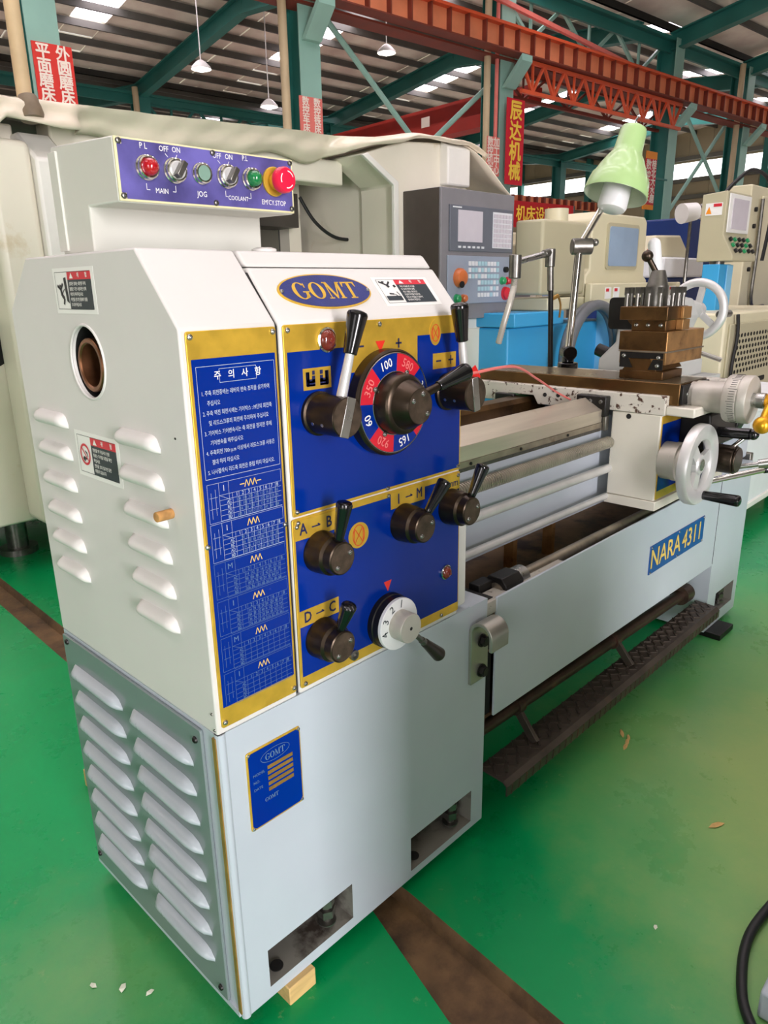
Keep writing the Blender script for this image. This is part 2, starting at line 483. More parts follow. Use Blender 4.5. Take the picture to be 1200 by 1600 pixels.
# ---- base cabinet with two levelling pockets
def pocket_front(mb, x0, x1, z0, z1, y, holes, depth, t=0.0):
    xs = sorted({x0, x1} | {h[0] for h in holes} | {h[1] for h in holes})
    zs = sorted({z0, z1} | {h[2] for h in holes} | {h[3] for h in holes})
    for i in range(len(xs)-1):
        for j in range(len(zs)-1):
            cx, cz = (xs[i]+xs[i+1])/2, (zs[j]+zs[j+1])/2
            if any(h[0] < cx < h[1] and h[2] < cz < h[3] for h in holes): continue
            mb.add([(xs[i],y,zs[j]),(xs[i+1],y,zs[j]),(xs[i+1],y,zs[j+1]),(xs[i],y,zs[j+1])], [(0,1,2,3)])
def pocket(parent, x0, x1, z0, z1, y, depth, bolt_x, hole_x=None):
    mb = MB(); s = 0.008
    mb.add([(x0,y,z0),(x1,y,z0),(x1,y,z1),(x0,y,z1),(x0+s,y+depth,z0+s),(x1-s,y+depth,z0+s),(x1-s,y+depth,z1),(x0+s,y+depth,z1)],
           [(0,1,5,4),(1,2,6,5),(2,3,7,6),(3,0,4,7),(4,5,6,7)])
    p = mb.build('levelling_pocket', MATS['pocket'], parent, angle=0)
    bz = z0 + 0.004
    b = MB(); by = y + 0.0235
    b.cyl((bolt_x,by,bz),(bolt_x,by,bz+0.075),0.0085,n=16)
    b.cyl((bolt_x,by,bz+0.026),(bolt_x,by,bz+0.042),0.0175,n=6)
    b.cyl((bolt_x,by,bz+0.050),(bolt_x,by,bz+0.066),0.0165,n=6)
    b.cyl((bolt_x,by,bz+0.010),(bolt_x,by,bz+0.013),0.0185,n=20)
    b.build('levelling_bolt', MATS['steel_dark'], p, angle=30)
    if hole_x is not None:
        h = MB(); h.cyl((hole_x, y+0.022, bz+0.001),(hole_x, y+0.022, bz+0.0025),0.0125,n=20)
        h.build('anchor_hole', MATS['dark_recess'], p)
mat('pocket', (120, 118, 110), 0.5, var=0.15, wear=(52, 44, 38), wear_lo=0.5, wear_hi=0.66, wear_scale=12)
mat('steel_dark', (120, 118, 112), 0.34, metal=0.85, var=0.25, scale=30)

XB = 0.680
mb = MB()
P1 = (0.057, 0.260, 0.064, 0.146); P2 = (0.430, 0.637, 0.058, 0.142)
pocket_front(mb, 0.0, XB, ZB, ZC, 0.0, [P1, P2], 0.12)
mb.add([(0,0,ZB),(0,0.54,ZB),(0,0.54,ZC),(0,0,ZC)], [(0,1,2,3)])
mb.add([(XB,0,ZB),(XB,0.54,ZB),(XB,0.54,ZC),(XB,0,ZC)], [(0,1,2,3)])
mb.add([(0,0.54,ZB),(XB,0.54,ZB),(XB,0.54,ZC),(0,0.54,ZC)], [(0,1,2,3)])
mb.add([(0,0,ZC),(XB,0,ZC),(XB,0.54,ZC),(0,0.54,ZC)], [(0,1,2,3)])
mb.add([(0,0,ZB),(XB,0,ZB),(XB,0.54,ZB),(0,0.54,ZB)], [(0,1,2,3)])
base = mb.build('base_cabinet', MATS['grey_paint'], lathe, angle=0)
tag(base, 'light grey painted base cabinet under the headstock')
# rounded front corner
mb = MB(); mb.cyl((0.007,0.0055,ZB),(0.007,0.0055,ZC),0.0085,n=16); mb.build('corner_post', MATS['grey_paint'], base)
pocket(base, *P1, 0.0, 0.12, 0.212, 0.088)
pocket(base, *P2, 0.0, 0.12, 0.590, 0.462)

def louver_mesh(L, h, d, mt):
    ns, nt = 18, 8
    mb = MB(); vs = []
    for i in range(ns + 1):
        s = i / ns
        top = 1.0
        if s > 0.80: top = 0.30 + 0.70 * math.sqrt(max(0, 1 - ((s - 0.80) / 0.20) ** 2))
        e = 1.0
        if s > 0.80: e = math.sqrt(max(0, 1 - ((s - 0.80) / 0.20) ** 2)) 
        if s < 0.10: e = 0.35 + 0.65 * math.sqrt(max(0, 1 - ((0.10 - s) / 0.10) ** 2))
        for j in range(nt + 1):
            t = j / nt
            p = d * e * (math.sin(math.pi * t) ** 0.55 if 0 < t < 1 else 0)
            vs.append((-p, L/2 - L * s, h * (t * top - 0.5)))
    fs = []
    for i in range(ns):
        for j in range(nt):
            a = i*(nt+1) + j
            fs.append((a, a+1, a+nt+2, a+nt+1))
    fs.append(tuple(range(nt+1)))
    mb.add(vs, fs)
    return mb.mesh('louver', mt, 50)

# ---- louvred side panel of the base
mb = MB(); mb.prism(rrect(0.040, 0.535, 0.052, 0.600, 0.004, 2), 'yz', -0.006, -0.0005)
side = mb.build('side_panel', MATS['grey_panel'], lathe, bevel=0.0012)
tag(side, 'reflective grey louvred panel with painted-in shade on the base end')
lm = louver_mesh(0.188, 0.026, 0.017, MATS['grey_louver_lit'] if 'grey_louver_lit' in MATS else mat('grey_louver_lit', (168, 177, 182), 0.28, var=0.04))  # same paint as the panel, light from above put into a paler colour
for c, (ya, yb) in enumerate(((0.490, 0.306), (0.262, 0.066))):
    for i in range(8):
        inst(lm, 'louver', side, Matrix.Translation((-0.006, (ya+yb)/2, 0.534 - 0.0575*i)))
for yy, zz in ((0.056, 0.578), (0.515, 0.588), (0.058, 0.072), (0.520, 0.075)):
    screw(side, (-0.006, yy, zz), (-1, 0, 0), 0.006, 'black_steel')
# rust seam
mb = MB(); mb.box(-0.0035, 0.0, 0.004, 0.012, 0.05, 0.600); mb.build('edge_seam', MATS['brass_dark'], base)
mb = MB(); mb.box(-0.004, 0.0, 0.01, 0.54, ZB, 0.052); mb.build('kick_strip', MATS['grey_paint'], base)
chips = [(0.118,0.165,0.010),(0.42,0.047,0.02),(0.16,0.047,0.012)]

# ---- white end cover of the gear train
mb = MB(); HY, HZ, HR = 0.268, 1.143, 0.0545
ya, yb, za, zb = HY-0.075, HY+0.075, HZ-0.075, HZ+0.075
outl = [(0.0, ZC), (0.0, ZF), (0.0895, ZT), (ya, ZT), (yb, ZT), (0.45, ZT), (0.545, 1.217), (0.545, ZC), (yb, ZC), (ya, ZC)]
no = len(outl); vs = [(0.0, q[0], q[1]) for q in outl] + [(0.154, q[0], q[1]) for q in outl]
fs = [(i, (i+1) % no, no+(i+1) % no, no+i) for i in range(no)] + [tuple(range(no, 2*no))]
sq = len(vs); vs += [(0.0, ya, za), (0.0, yb, za), (0.0, yb, zb), (0.0, ya, zb)]
fs += [(0, 1, 2, 3, sq+3, sq, 9), (9, sq, sq+1, 8), (sq+3, 3, 4, sq+2), (8, sq+1, sq+2, 4, 5, 6, 7)]
ci = len(vs); NC = 48
vs += [(0.0, y_, z_) for y_, z_ in circ(HY, HZ, HR, NC)]
ri = len(vs); vs += [(0.006, y_, z_) for y_, z_ in circ(HY, HZ, HR, NC)]
fs += [(ci+i, ci+(i+1) % NC, ri+(i+1) % NC, ri+i) for i in range(NC)]
for i in range(NC):
    quad_ = i // (NC//4)                      # 0: +y+z, 1: -y+z, 2: -y-z, 3: +y-z
    fs.append(((sq+2, sq+3, sq, sq+1)[quad_], ci+i, ci+(i+1) % NC))
fs += [(sq+1, sq+2, ci), (sq+2, sq+3, ci+NC//4), (sq+3, sq, ci+NC//2), (sq, sq+1, ci+3*NC//4)]
mb.add(vs, fs)
cover = mb.build('end_cover', MATS['cream'], lathe, bevel=0.003, angle=30)
tag(cover, 'cream white louvred gear cover with round spindle opening')
mb = MB(); mb.lathe((0.0,0.268,1.143), (1,0,0), [(0.0545,0.006),(0.0545,0.11),(0.0,0.11)], 48); mb.build('spindle_recess', MATS['dark_recess'], cover)
mb = MB(); mb.lathe((0.0,0.272,1.138), (1,0,0), [(0.0,0.10),(0.0325,0.10),(0.0325,0.006),(0.0345,0.004),(0.0395,0.004),(0.0410,0.006),(0.0410,0.105)], 40)
mb.build('spindle_tube', MATS['spindle_brown'], cover)
mb = MB(); mb.torus((-0.0002,0.268,1.143),(1,0,0),0.0555,0.0022,48,8); mb.build('opening_lip', MATS['cream'], cover)
lm2 = louver_mesh(0.112, 0.026, 0.016, MATS['cream_shell'])
for ya, yb in ((0.489, 0.372), (0.190, 0.076)):
    for i in range(6):
        inst(lm2, 'louver', cover, Matrix.Translation((0.0, (ya+yb)/2, 1.040 - 0.0556*i)))
mb = MB(); mb.cyl((0.0,0.064,0.9435),(-0.026,0.062,0.944),0.0075,n=18); mb.build('cork_plug', MATS['cork'], cover, bevel=0.001)
mb = MB(); mb.cyl((-0.0008,0.0335,1.055),(0.001,0.0335,1.055),0.0016,n=10); mb.build('rivet_hole', MATS['dark_recess'], cover)
for yy, zz in ((0.006, 0.614), (0.010, 0.640)):
    screw(cover, (0.0, yy, zz), (-1,0,0), 0.0025, 'steel_dark')

# ---- stickers (flat printed labels)
def sticker(name, parent, O, r, u, w, h, kind):
    r = Vector(r).normalized(); u = Vector(u).normalized(); n = r.cross(u)
    def quad(nm, x0, x1, y0, y1, mt, lift, p):
        m = MB(); 
        pts = [O + r*x + u*y + n*lift for x, y in ((x0*w,y0*h),(x1*w,y0*h),(x1*w,y1*h),(x0*w,y1*h))]
        bk = [q - n*0.0003 for q in pts]
        m.add(pts + bk, [(0,1,2,3),(7,6,5,4),(0,4,5,1),(1,5,6,2),(2,6,7,3),(3,7,4,0)])
        return m.build(nm, MATS[mt], p, angle=0)
    st = quad(name, 0, 1, 0, 1, 'sticker_white', 0.0006, parent)
    def poly(nm, pts, mt, lift=0.0012):
        m = MB(); m.add([O + r*x*w + u*y*h + n*lift for x, y in pts], [tuple(range(len(pts)))])
        return m.build(nm, MATS[mt], st, angle=0)
    def line(m, a, b, t):
        A = Vector((a[0]*w, a[1]*h)); B = Vector((b[0]*w, b[1]*h)); d = (B-A).normalized(); q = Vector((-d.y, d.x))*t/2
        m.add([O + r*p.x + u*p.y + n*0.0012 for p in (A-q, B-q, B+q, A+q)], [(0,1,2,3)])
    fx = 0.37
    quad('printed_header', fx, 0.93, 0.74, 0.91, 'red_ink', 0.0010, st)
    quad('printed_field', fx, 0.93, 0.10, 0.74, 'slate_ink', 0.0010, st)
    m = MB()
    for a, b in (((0.06,0.91),(0.93,0.91)),((0.06,0.10),(0.06,0.91)),((0.06,0.10),(0.93,0.10))): line(m, a, b, 0.0007)
    poly('warning_triangle', ((fx+0.06,0.765),(fx+0.15,0.765),(fx+0.105,0.885)), 'sticker_white', 0.0014)
    at = lambda x, y: O + r*x*w + u*y*h + n*0.0015
    txt('warning_heading', '위' + ' ' * 9 + '험', at(0.74, 0.825), r, u, 0.115*h, MATS['sticker_white'], st, bold=0.02)
    if kind == 'door':
        s = '설치된 장비는 회전중 주의\n물품은 기존 사용자만 상해\n바르게 처리하십시오\n이전을 받으면 물체의 충돌\n으니까 하십시오'
    elif kind == 'fire':
        s = '전원을 꺼 주십시오 전원\n회로는 주의를 요함을 확인\n하십시오\n전원을 끄지 않으면 감전\n위험이 있습니다'
    else:
        s = '척의 이송중 큰 사고를\n더 크게 하지마 상해\n작은 이물도 확인하고\n조심히 주의를 하십시오\n척의 손 작업을 다 멈추어\n정지하여 작업하고'
    txt('warning_text', s, at(fx+0.04, 0.69), r, u, (0.088 if kind != 'chuck' else 0.078)*h, MATS['sticker_white'], st, align='LEFT', valign='TOP', bold=0.014, xs=0.86, line=(1.28 if kind != 'chuck' else 1.22))
    if kind == 'door':
        for a, b, t in (((0.10,0.62),(0.17,0.54),0.0045),((0.24,0.66),(0.18,0.54),0.0045),((0.175,0.55),(0.19,0.40),0.006),((0.19,0.41),(0.245,0.33),0.006),((0.245,0.34),(0.215,0.20),0.005),((0.19,0.42),(0.27,0.54),0.002)):
            line(m, a, b, t)
        c = [(0.17+0.02*math.cos(t*0.7), 0.615+0.03*math.sin(t*0.7)) for t in range(9)]
        poly('printed_head', c, 'black_ink')
        poly('printed_door', ((0.27,0.78),(0.33,0.80),(0.36,0.22),(0.30,0.28)), 'black_ink')
    elif kind == 'fire':
        rr = MB(); nn = 36
        def ringpts(R, lift): return [O + r*(0.215*w + 0.018*math.cos(2*math.pi*i/nn)*R) + u*(0.50*h + 0.018*math.sin(2*math.pi*i/nn)*R) + n*lift for i in range(nn)]
        A = ringpts(1.0, 0.0014); B = ringpts(0.78, 0.0014)
        rr.add(A + B, [(i, (i+1)%nn, nn+(i+1)%nn, nn+i) for i in range(nn)])
        dgl = Vector((0.7, -0.7)); 
        a = (0.215*w - 0.011, 0.5*h + 0.011); b = (0.215*w + 0.011, 0.5*h - 0.011)
        q = Vector((0.7, 0.7)) * 0.0012
        rr.add([O + r*x + u*y + n*0.0015 for x, y in ((a[0]-q.x,a[1]-q.y),(b[0]-q.x,b[1]-q.y),(b[0]+q.x,b[1]+q.y),(a[0]+q.x,a[1]+q.y))], [(0,1,2,3)])
        rr.build('prohibition_ring', MATS['red_ink'], st, angle=0)
        for a, b, t in (((0.16,0.42),(0.20,0.36),0.005),((0.17,0.44),(0.24,0.40),0.003),((0.22,0.58),(0.26,0.52),0.0025),((0.25,0.56),(0.27,0.46),0.002)):
            line(m, a, b, t)
    else:
        for a, b, t in (((0.09,0.84),(0.20,0.72),0.0035),((0.27,0.84),(0.21,0.72),0.0035),((0.2,0.73),(0.22,0.64),0.006),((0.30,0.66),(0.34,0.70),0.005),((0.16,0.42),(0.24,0.40),0.003),((0.25,0.40),(0.33,0.20),0.002),((0.30,0.48),(0.33,0.36),0.002)):
            line(m, a, b, t)
        poly('printed_head', [(0.16+0.025*math.cos(t*0.7), 0.83+0.03*math.sin(t*0.7)) for t in range(9)], 'black_ink')
        poly('printed_bed', ((0.08,0.18),(0.34,0.18),(0.34,0.34),(0.08,0.34)), 'slate_ink')
    m.build('printed_figure', MATS['black_ink'], st, angle=0)
    return st
sticker('warning_sticker', cover, Vector((0, 0.3500, 1.2145)), -Y3, Z3 + Vector((0, 0.0, 0)), 0.138, 0.0665, 'door')
sticker('warning_sticker', cover, Vector((0, 0.3535, 0.9545)), -Y3, Z3, 0.152, 0.076, 'fire')

# ---- instruction plate on the front of the end cover
def plate(name, parent, x0, x1, z0, z1, mt, y=0.0, t=0.0025, bev=0.0008, r=0.004):
    m = MB(); m.prism(rrect(x0, x1, z0, z1, r, 3), 'xz', y - t, y)
    return m.build(name, MATS[mt], parent, bevel=bev)
ip = plate('instruction_plate', lathe, 0.0075, 0.1515, 0.6165, 1.1955, 'brass', y=-0.0002)
tag(ip, 'blue and brass instruction plate with gear tables')
plate('enamel_field', ip, 0.0125, 0.1475, 0.650, 1.1600, 'enamel', y=-0.0026, t=0.0005, bev=0, r=0.001)
for xx, zz in ((0.0135,1.1885),(0.1455,1.1885),(0.0115,0.905),(0.1475,0.905),(0.0135,0.6255),(0.1465,0.6255)):
    screw(ip, (xx, -0.0028, zz))
YP = -0.0034
def lines2d(name, segs, parent, mt, t=0.0006, y=YP):
    m = MB()
    for a, b in segs:
        A = Vector(a); B = Vector(b); d = (B-A).normalized(); q = Vector((-d.y, d.x))*t/2
        m.add([(p.x, y, p.y) for p in (A-q, B-q, B+q, A+q)], [(0,1,2,3)])
    return m.build(name, MATS[mt], parent, angle=0)
def rectsegs(x0, x1, z0, z1): return [((x0,z0),(x1,z0)),((x1,z0),(x1,z1)),((x1,z1),(x0,z1)),((x0,z1),(x0,z0))]
lines2d('printed_frame', rectsegs(0.018,0.1445,0.9995,1.1500) + rectsegs(0.053,0.113,1.1275,1.1455), ip, 'pale_ink')
txt('plate_heading', '주   의   사   항', (0.083,YP,1.1365), X3, Z3, 0.0125, MATS['white_ink'], ip, bold=0.012)
txt('plate_text', '1. 주축 회전중에는 레버의 변속 조작을 삼가하여\n     주십시오\n2. 주축 역전 회전시에는 기어박스 : M단의 회전축\n     및 리드스크류의 회전에 주의하여 주십시오\n3. 기어박스 기어변속시는 축 회전을 정지한 후에\n     기어변속을 해주십시오\n4. 주축회전 700r.p.m 이상에서 리드스크류 사용은\n     절대 하지 마십시오\n5. 나사절삭시 리드축 회전은 중립 하지 마십시오.',
    (0.0225,YP,1.1185), X3, Z3, 0.0076, MATS['pale_ink'], ip, align='LEFT', valign='TOP', xs=0.74, bold=0.008, line=1.75)
tz = 0.992
for i in range(6):
    hgt = 0.0555 if i < 2 else 0.0535
    z1 = tz - i*0.0578; z0 = z1 - hgt
    ink = 'pale_ink' if i < 2 else 'dim_ink'
    segs = rectsegs(0.0185,0.1445,z0,z1) + [((0.037,z0),(0.037,z1)), ((0.053,z0),(0.053,z1)) , ((0.037,z1-0.018),(0.053,z1-0.026))]
    for q in range(6): segs.append(((0.037, z1-0.018-q*0.0074), (0.1445, z1-0.018-q*0.0074)))
    for q in range(9): segs.append(((0.0585 + q*0.01075, z0), (0.0585 + q*0.01075, z1-0.018)))
    segs += [((0.024,z0+0.006),(0.024,z1-0.012)),((0.031,z0+0.010),(0.031,z1-0.008)),((0.021,z0+0.02),(0.034,z0+0.02)),((0.021,z0+0.036),(0.034,z0+0.036))]
    lines2d('table_lines', segs, ip, ink, 0.0004)
    zx = 0.080; zz = z1-0.009
    zig = [((zx+0.0035*q, zz + (0.005 if q % 2 else -0.005)), (zx+0.0035*(q+1), zz + (-0.005 if q % 2 else 0.005))) for q in range(6)]
    lines2d('thread_symbol', zig + ([((zx-0.008,zz),(zx,zz)),((zx+0.021,zz),(zx+0.029,zz))] if i == 0 else []), ip, 'gold_ink', 0.0013)
    txt('table_unit', 'I' if i in (0,1,3,5) else 'M', (0.045, YP, z1-0.009), X3, Z3, 0.012, MATS[ink], ip)
    rows = '  '.join('12345678')
    txt('table_numbers', '1   2   3   4   5   6   7   8', (0.1015, YP, z1-0.0217), X3, Z3, 0.0078, MATS[ink], ip, xs=0.98)
    rowtxt = '\n'.join(['AC','BC','AD','BD'])
    txt('table_rows', rowtxt, (0.0525, YP, z1-0.0262), X3, Z3, 0.0066, MATS[ink], ip, xs=0.8, valign='TOP', line=1.12)
    if i < 4:
        random.seed(i)
        body = '\n'.join('  '.join(str(random.randint(2, 60) * (4 if i == 0 else 2)) for q in range(8)) for k in range(4))
        txt('table_body', body, (0.1015, YP, z1-0.0262), X3, Z3, 0.0062, MATS['dim_ink'], ip, xs=0.80, valign='TOP', line=1.2)

# ---- headstock housing
hs_prof = [(0.0, ZC), (0.0, ZF), (0.0675, 1.2752), (0.40, 1.2752), (0.45, ZC)]
mb = MB(); mb.prism(hs_prof, 'yz', 0.1600, 0.5760)
head = mb.build('headstock_housing', MATS['cream_shell'], lathe, bevel=0.004)
tag(head, 'cream white headstock housing with sloping front')
mb = MB(); mb.prism([(0.0695, 1.2765), (0.0905, ZT), (0.43, ZT), (0.43, 1.2765)], 'yz', 0.1600, 0.5745)
lid = mb.build('headstock_lid', MATS['cream_shell'], lathe, bevel=0.005, seg=3)
mb = MB(); mb.lathe((0.23,0.115,ZT), (0,0,1), [(0.019,0),(0.019,0.004),(0.012,0.0065),(0.0,0.007)], 24); mb.build('oil_plug', MATS['cream_shell'], lid)
mb = MB(); mb.prism([(0.005,ZC+0.002),(0.005,ZF-0.004),(0.066,1.2685),(0.38,1.2685),(0.38,ZC+0.002)], 'yz', 0.1535, 0.1605); mb.build('cover_gap', MATS['dark_recess'], head)
mb = MB(); mb.prism(rrect(0.540,0.610,0.616,0.792,0.006,3), 'xz', 0.006, 0.22); mb.build('gearbox_flank', MATS['cream_shell'], head, bevel=0.003)

# sloped face frame
SO = Vector((0, 0, ZF)); SR = X3; SU = (Vector((0.0, 0.0675, 1.2752 - ZF))).normalized(); SN = SR.cross(SU)
def S(x, s, lift=0.0): return Vector((x, 0, ZF)) + SU * s + SN * lift
mb = MB(); n = 56
cx, cs, rx, rs = 0.2835, 0.0545, 0.094, 0.0335
for R, lift, nm, mt in ((1.0, 0.0024, 'logo_rim', 'brass'), (0.965, 0.0030, 'logo_field', 'logo_blue')):
    if mt == 'logo_blue' and 'logo_blue' not in MATS: mat('logo_blue', (30, 42, 110), 0.38, var=0.15, scale=40, bump=0.2, bscale=400)
    m = MB()
    top = [S(cx + rx*R*math.cos(2*math.pi*i/n), cs + rs*(R if R == 1 else 0.93)*math.sin(2*math.pi*i/n), lift) for i in range(n)]
    bot = [S(cx + rx*R*math.cos(2*math.pi*i/n), cs + rs*(R if R == 1 else 0.93)*math.sin(2*math.pi*i/n), 0.0) for i in range(n)]
    m.add(top + bot, [tuple(range(n))] + [(i, n+i, n+(i+1)%n, (i+1)%n) for i in range(n)])
    o = m.build(nm, MATS[mt], head if R == 1 else LOGO, angle=40)
    if R == 1: LOGO = o
for sx in (-0.088, 0.088):
    screw(LOGO, S(cx+sx, cs, 0.003), SN, 0.003)
# serif letters G O M T built from polygons
def serif(letter, x, s, h, w, fn):
    polys = []
    def P(pts): polys.append([(x + px*w, s + py*h) for px, py in pts])
    t = 0.17
    def arc(a0, a1, thick, thin, rx=0.5, ry=0.5, n=26):
        o = []; i_ = []
        for q in range(n+1):
            a = math.radians(a0 + (a1-a0)*q/n)
            th = thin + (thick-thin)*abs(math.cos(a))
            o.append((0.5 + rx*math.cos(a), 0.5 + ry*math.sin(a)))
            i_.append((0.5 + (rx-th)*math.cos(a), 0.5 + (ry-th*0.55)*math.sin(a)))
        for q in range(n): P([o[q], o[q+1], i_[q+1], i_[q]])
    if letter == 'O': arc(0, 360, 0.24, 0.09, n=40)
    if letter == 'G':
        arc(48, 325, 0.24, 0.09)
        P([(0.74,0.06),(0.92,0.12),(0.92,0.44),(0.74,0.44)]); P([(0.60,0.40),(1.02,0.40),(1.02,0.46),(0.60,0.46)])
        P([(0.80,0.68),(0.88,0.68),(0.88,0.98),(0.80,0.86)])
    if letter == 'T':
        P([(0.40,0.04),(0.60,0.04),(0.60,0.93),(0.40,0.93)]); P([(0.02,0.92),(0.98,0.92),(0.98,1.0),(0.02,1.0)])
        P([(0.02,0.92),(0.02,0.70),(0.07,0.70),(0.16,0.92)]); P([(0.98,0.92),(0.98,0.70),(0.93,0.70),(0.84,0.92)]); P([(0.26,0),(0.74,0),(0.74,0.06),(0.26,0.06)])
    if letter == 'M':
        P([(0.13,0.04),(0.19,0.04),(0.19,0.96),(0.13,0.96)]); P([(0.76,0.04),(0.92,0.04),(0.92,0.96),(0.76,0.96)])
        P([(0.08,1.0),(0.27,1.0),(0.56,0.12),(0.47,0.0)]); P([(0.47,0.0),(0.53,0.0),(0.86,1.0),(0.78,1.0)])
        P([(0.02,0),(0.30,0),(0.30,0.06),(0.02,0.06)]); P([(0.68,0),(1.0,0),(1.0,0.06),(0.68,0.06)]); P([(0.02,0.94),(0.2,0.94),(0.2,1.0),(0.02,1.0)]); P([(0.80,0.94),(1.0,0.94),(1.0,1.0),(0.80,1.0)])
    m = MB()
    for p in polys: m.add([fn(a, b) for a, b in p], [tuple(range(len(p)))])
    return m
def word_gomt(parent, x0, s0, h, wd, fn, mt):
    x = x0
    for ch, w in zip('GOMT', (1.0, 1.0, 1.2, 1.0)):
        serif(ch, x, s0, h, wd*w, fn).build('logo_letter', MATS[mt], parent, angle=0)
        x += wd*w*1.06
word_gomt(LOGO, 0.2165, 0.0385, 0.0325, 0.0300, lambda a, b: S(a, b, 0.0034), 'brass')
sticker('warning_sticker', head, S(0.3975, 0.0215), X3, SU, 0.140, 0.0610, 'chuck')

# ---- upper control panel
up = plate('upper_control_panel', lathe, 0.1640, 0.5735, 0.9105, 1.1965, 'brass', y=-0.0002)
tag(up, 'blue enamel upper gear panel with brass border')
def enamel(parent, pts):
    m = MB(); m.prism(pts, 'xz', -0.0032, -0.0026); return m.build('enamel_field', MATS['enamel'], parent, angle=0)
zt = 1.158
enamel(up, [(0.1695,0.9155),(0.5700,0.9155),(0.5700,1.1660),(0.4520,1.1660),(0.4520,1.118),(0.2950,1.118),(0.2950,zt),(0.1695,zt)])
def badge(parent, x, z, r, ry=None):
    m = MB(); m.prism(circ(x, z, r, 32, ry), 'xz', -0.0036, -0.0028); return m.build('brass_badge', MATS['brass'], parent, angle=40)
def strip(parent, x0, x1, z0, z1, name='brass_strip'):
    m = MB(); m.box(x0, x1, -0.0036, -0.0028, z0, z1); return m.build(name, MATS['brass'], parent, angle=0)
YT = -0.0040
b_ = badge(up, 0.4985, 1.169, 0.0150, 0.022)
def crossed(parent, x, z, r):
    segs = [((x + r*math.cos(2*math.pi*i/20), z + 1.35*r*math.sin(2*math.pi*i/20)), (x + r*math.cos(2*math.pi*(i+1)/20), z + 1.35*r*math.sin(2*math.pi*(i+1)/20))) for i in range(20)]
    segs += [((x-0.7*r, z-r), (x+0.7*r, z+r)), ((x-0.7*r, z+r), (x+0.7*r, z-r)), ((x-0.75*r,z-0.75*r),(x-0.75*r,z+0.75*r)), ((x+0.75*r,z-0.75*r),(x+0.75*r,z+0.75*r))]
    lines2d('printed_symbol', segs, parent, 'orange_red', 0.0013, YT)
crossed(b_, 0.4985, 1.168, 0.0105)
s1 = strip(up, 0.1965, 0.2515, 1.1005, 1.1325)
lines2d('printed_symbol', [((0.203,1.107),(0.203,1.127)),((0.2065,1.107),(0.2065,1.127)),((0.203,1.107),(0.219,1.107)),((0.207,1.112),(0.219,1.112)),((0.245,1.107),(0.245,1.127)),((0.2415,1.107),(0.2415,1.127)),((0.229,1.107),(0.245,1.107)),((0.229,1.112),(0.241,1.112)),((0.214,1.124),(0.219,1.124)),((0.214,1.127),(0.219,1.127)),((0.229,1.124),(0.235,1.124)),((0.229,1.127),(0.235,1.127))], s1, 'navy_ink', 0.0030, YT)
m = MB()
for xa, xb in ((0.2025,0.2195),(0.2290,0.2455)):
    m.add([(xa,YT,1.106),(xb,YT,1.106),(xb,YT,1.116),(xa,YT,1.116)], [(0,1,2,3)])
    e = xa if xa < 0.21 else xb - 0.006
    m.add([(e,YT,1.112),(e+0.006,YT,1.112),(e+0.006,YT,1.127),(e,YT,1.127)], [(0,1,2,3)])
    i0 = xb - 0.006 if xa < 0.21 else xa
    m.add([(i0,YT,1.112),(i0+0.006,YT,1.112),(i0+0.006,YT,1.121),(i0,YT,1.121)], [(0,1,2,3)])
m.build('printed_chuck_jaws', MATS['navy_ink'], s1, angle=0)
s2 = strip(up, 0.4920, 0.5560, 1.1060, 1.1330)
def plusminus(parent, xm, xp, z, w=0.014, t=0.0028):
    m = MB()
    for x0, x1, z0, z1 in ((xm-w/2,xm+w/2,z-t/2,z+t/2),(xp-w/2,xp+w/2,z-t/2,z+t/2),(xp-t/2,xp+t/2,z-w*0.55,z+w*0.55)):
        m.add([(x0,YT,z0),(x1,YT,z0),(x1,YT,z1),(x0,YT,z1)], [(0,1,2,3)])
    m.build('plus_minus_mark', MATS['navy_ink'], parent, angle=0)
plusminus(s2, 0.507, 0.541, 1.1195)
plusminus(up, 0.316, 0.404, 1.157)
m = MB(); m.add([(0.350,-0.0034,1.163),(0.372,-0.0034,1.163),(0.361,-0.0034,1.1455)], [(0,1,2)]); m.build('pointer_triangle', MATS['orange_red'], up, angle=0)
for xx, zz in ((0.172,1.189),(0.360,1.189),(0.5665,0.918),(0.172,0.9185),(0.373,0.9145)): screw(up, (xx,-0.0028,zz))
def sight(parent, x, z, r, ry=1.25):
    m = MB(); m.lathe((x,-0.003,z),(0,-1,0),[(r,0),(r,0.004),(r*0.86,0.0055),(r*0.8,0.003)],32)
    s = m.build('sight_glass_rim', MATS['chrome'], parent)
    m = MB(); m.lathe((x,-0.003,z),(0,-1,0),[(r*0.84,0.002),(r*0.82,0.005),(r*0.62,0.010),(r*0.3,0.0125),(0,0.013)],32); m.build('sight_glass_lens', MATS['amber_lens'], s)
    m = MB(); m.lathe((x,-0.0155,z-r*0.05),(0,-1,0),[(r*0.22,0),(r*0.18,0.003),(0,0.0035)],20); m.build('lens_dot', MATS['amber_lens'], s)
sight(up, 0.2445, 1.1715, 0.0185)

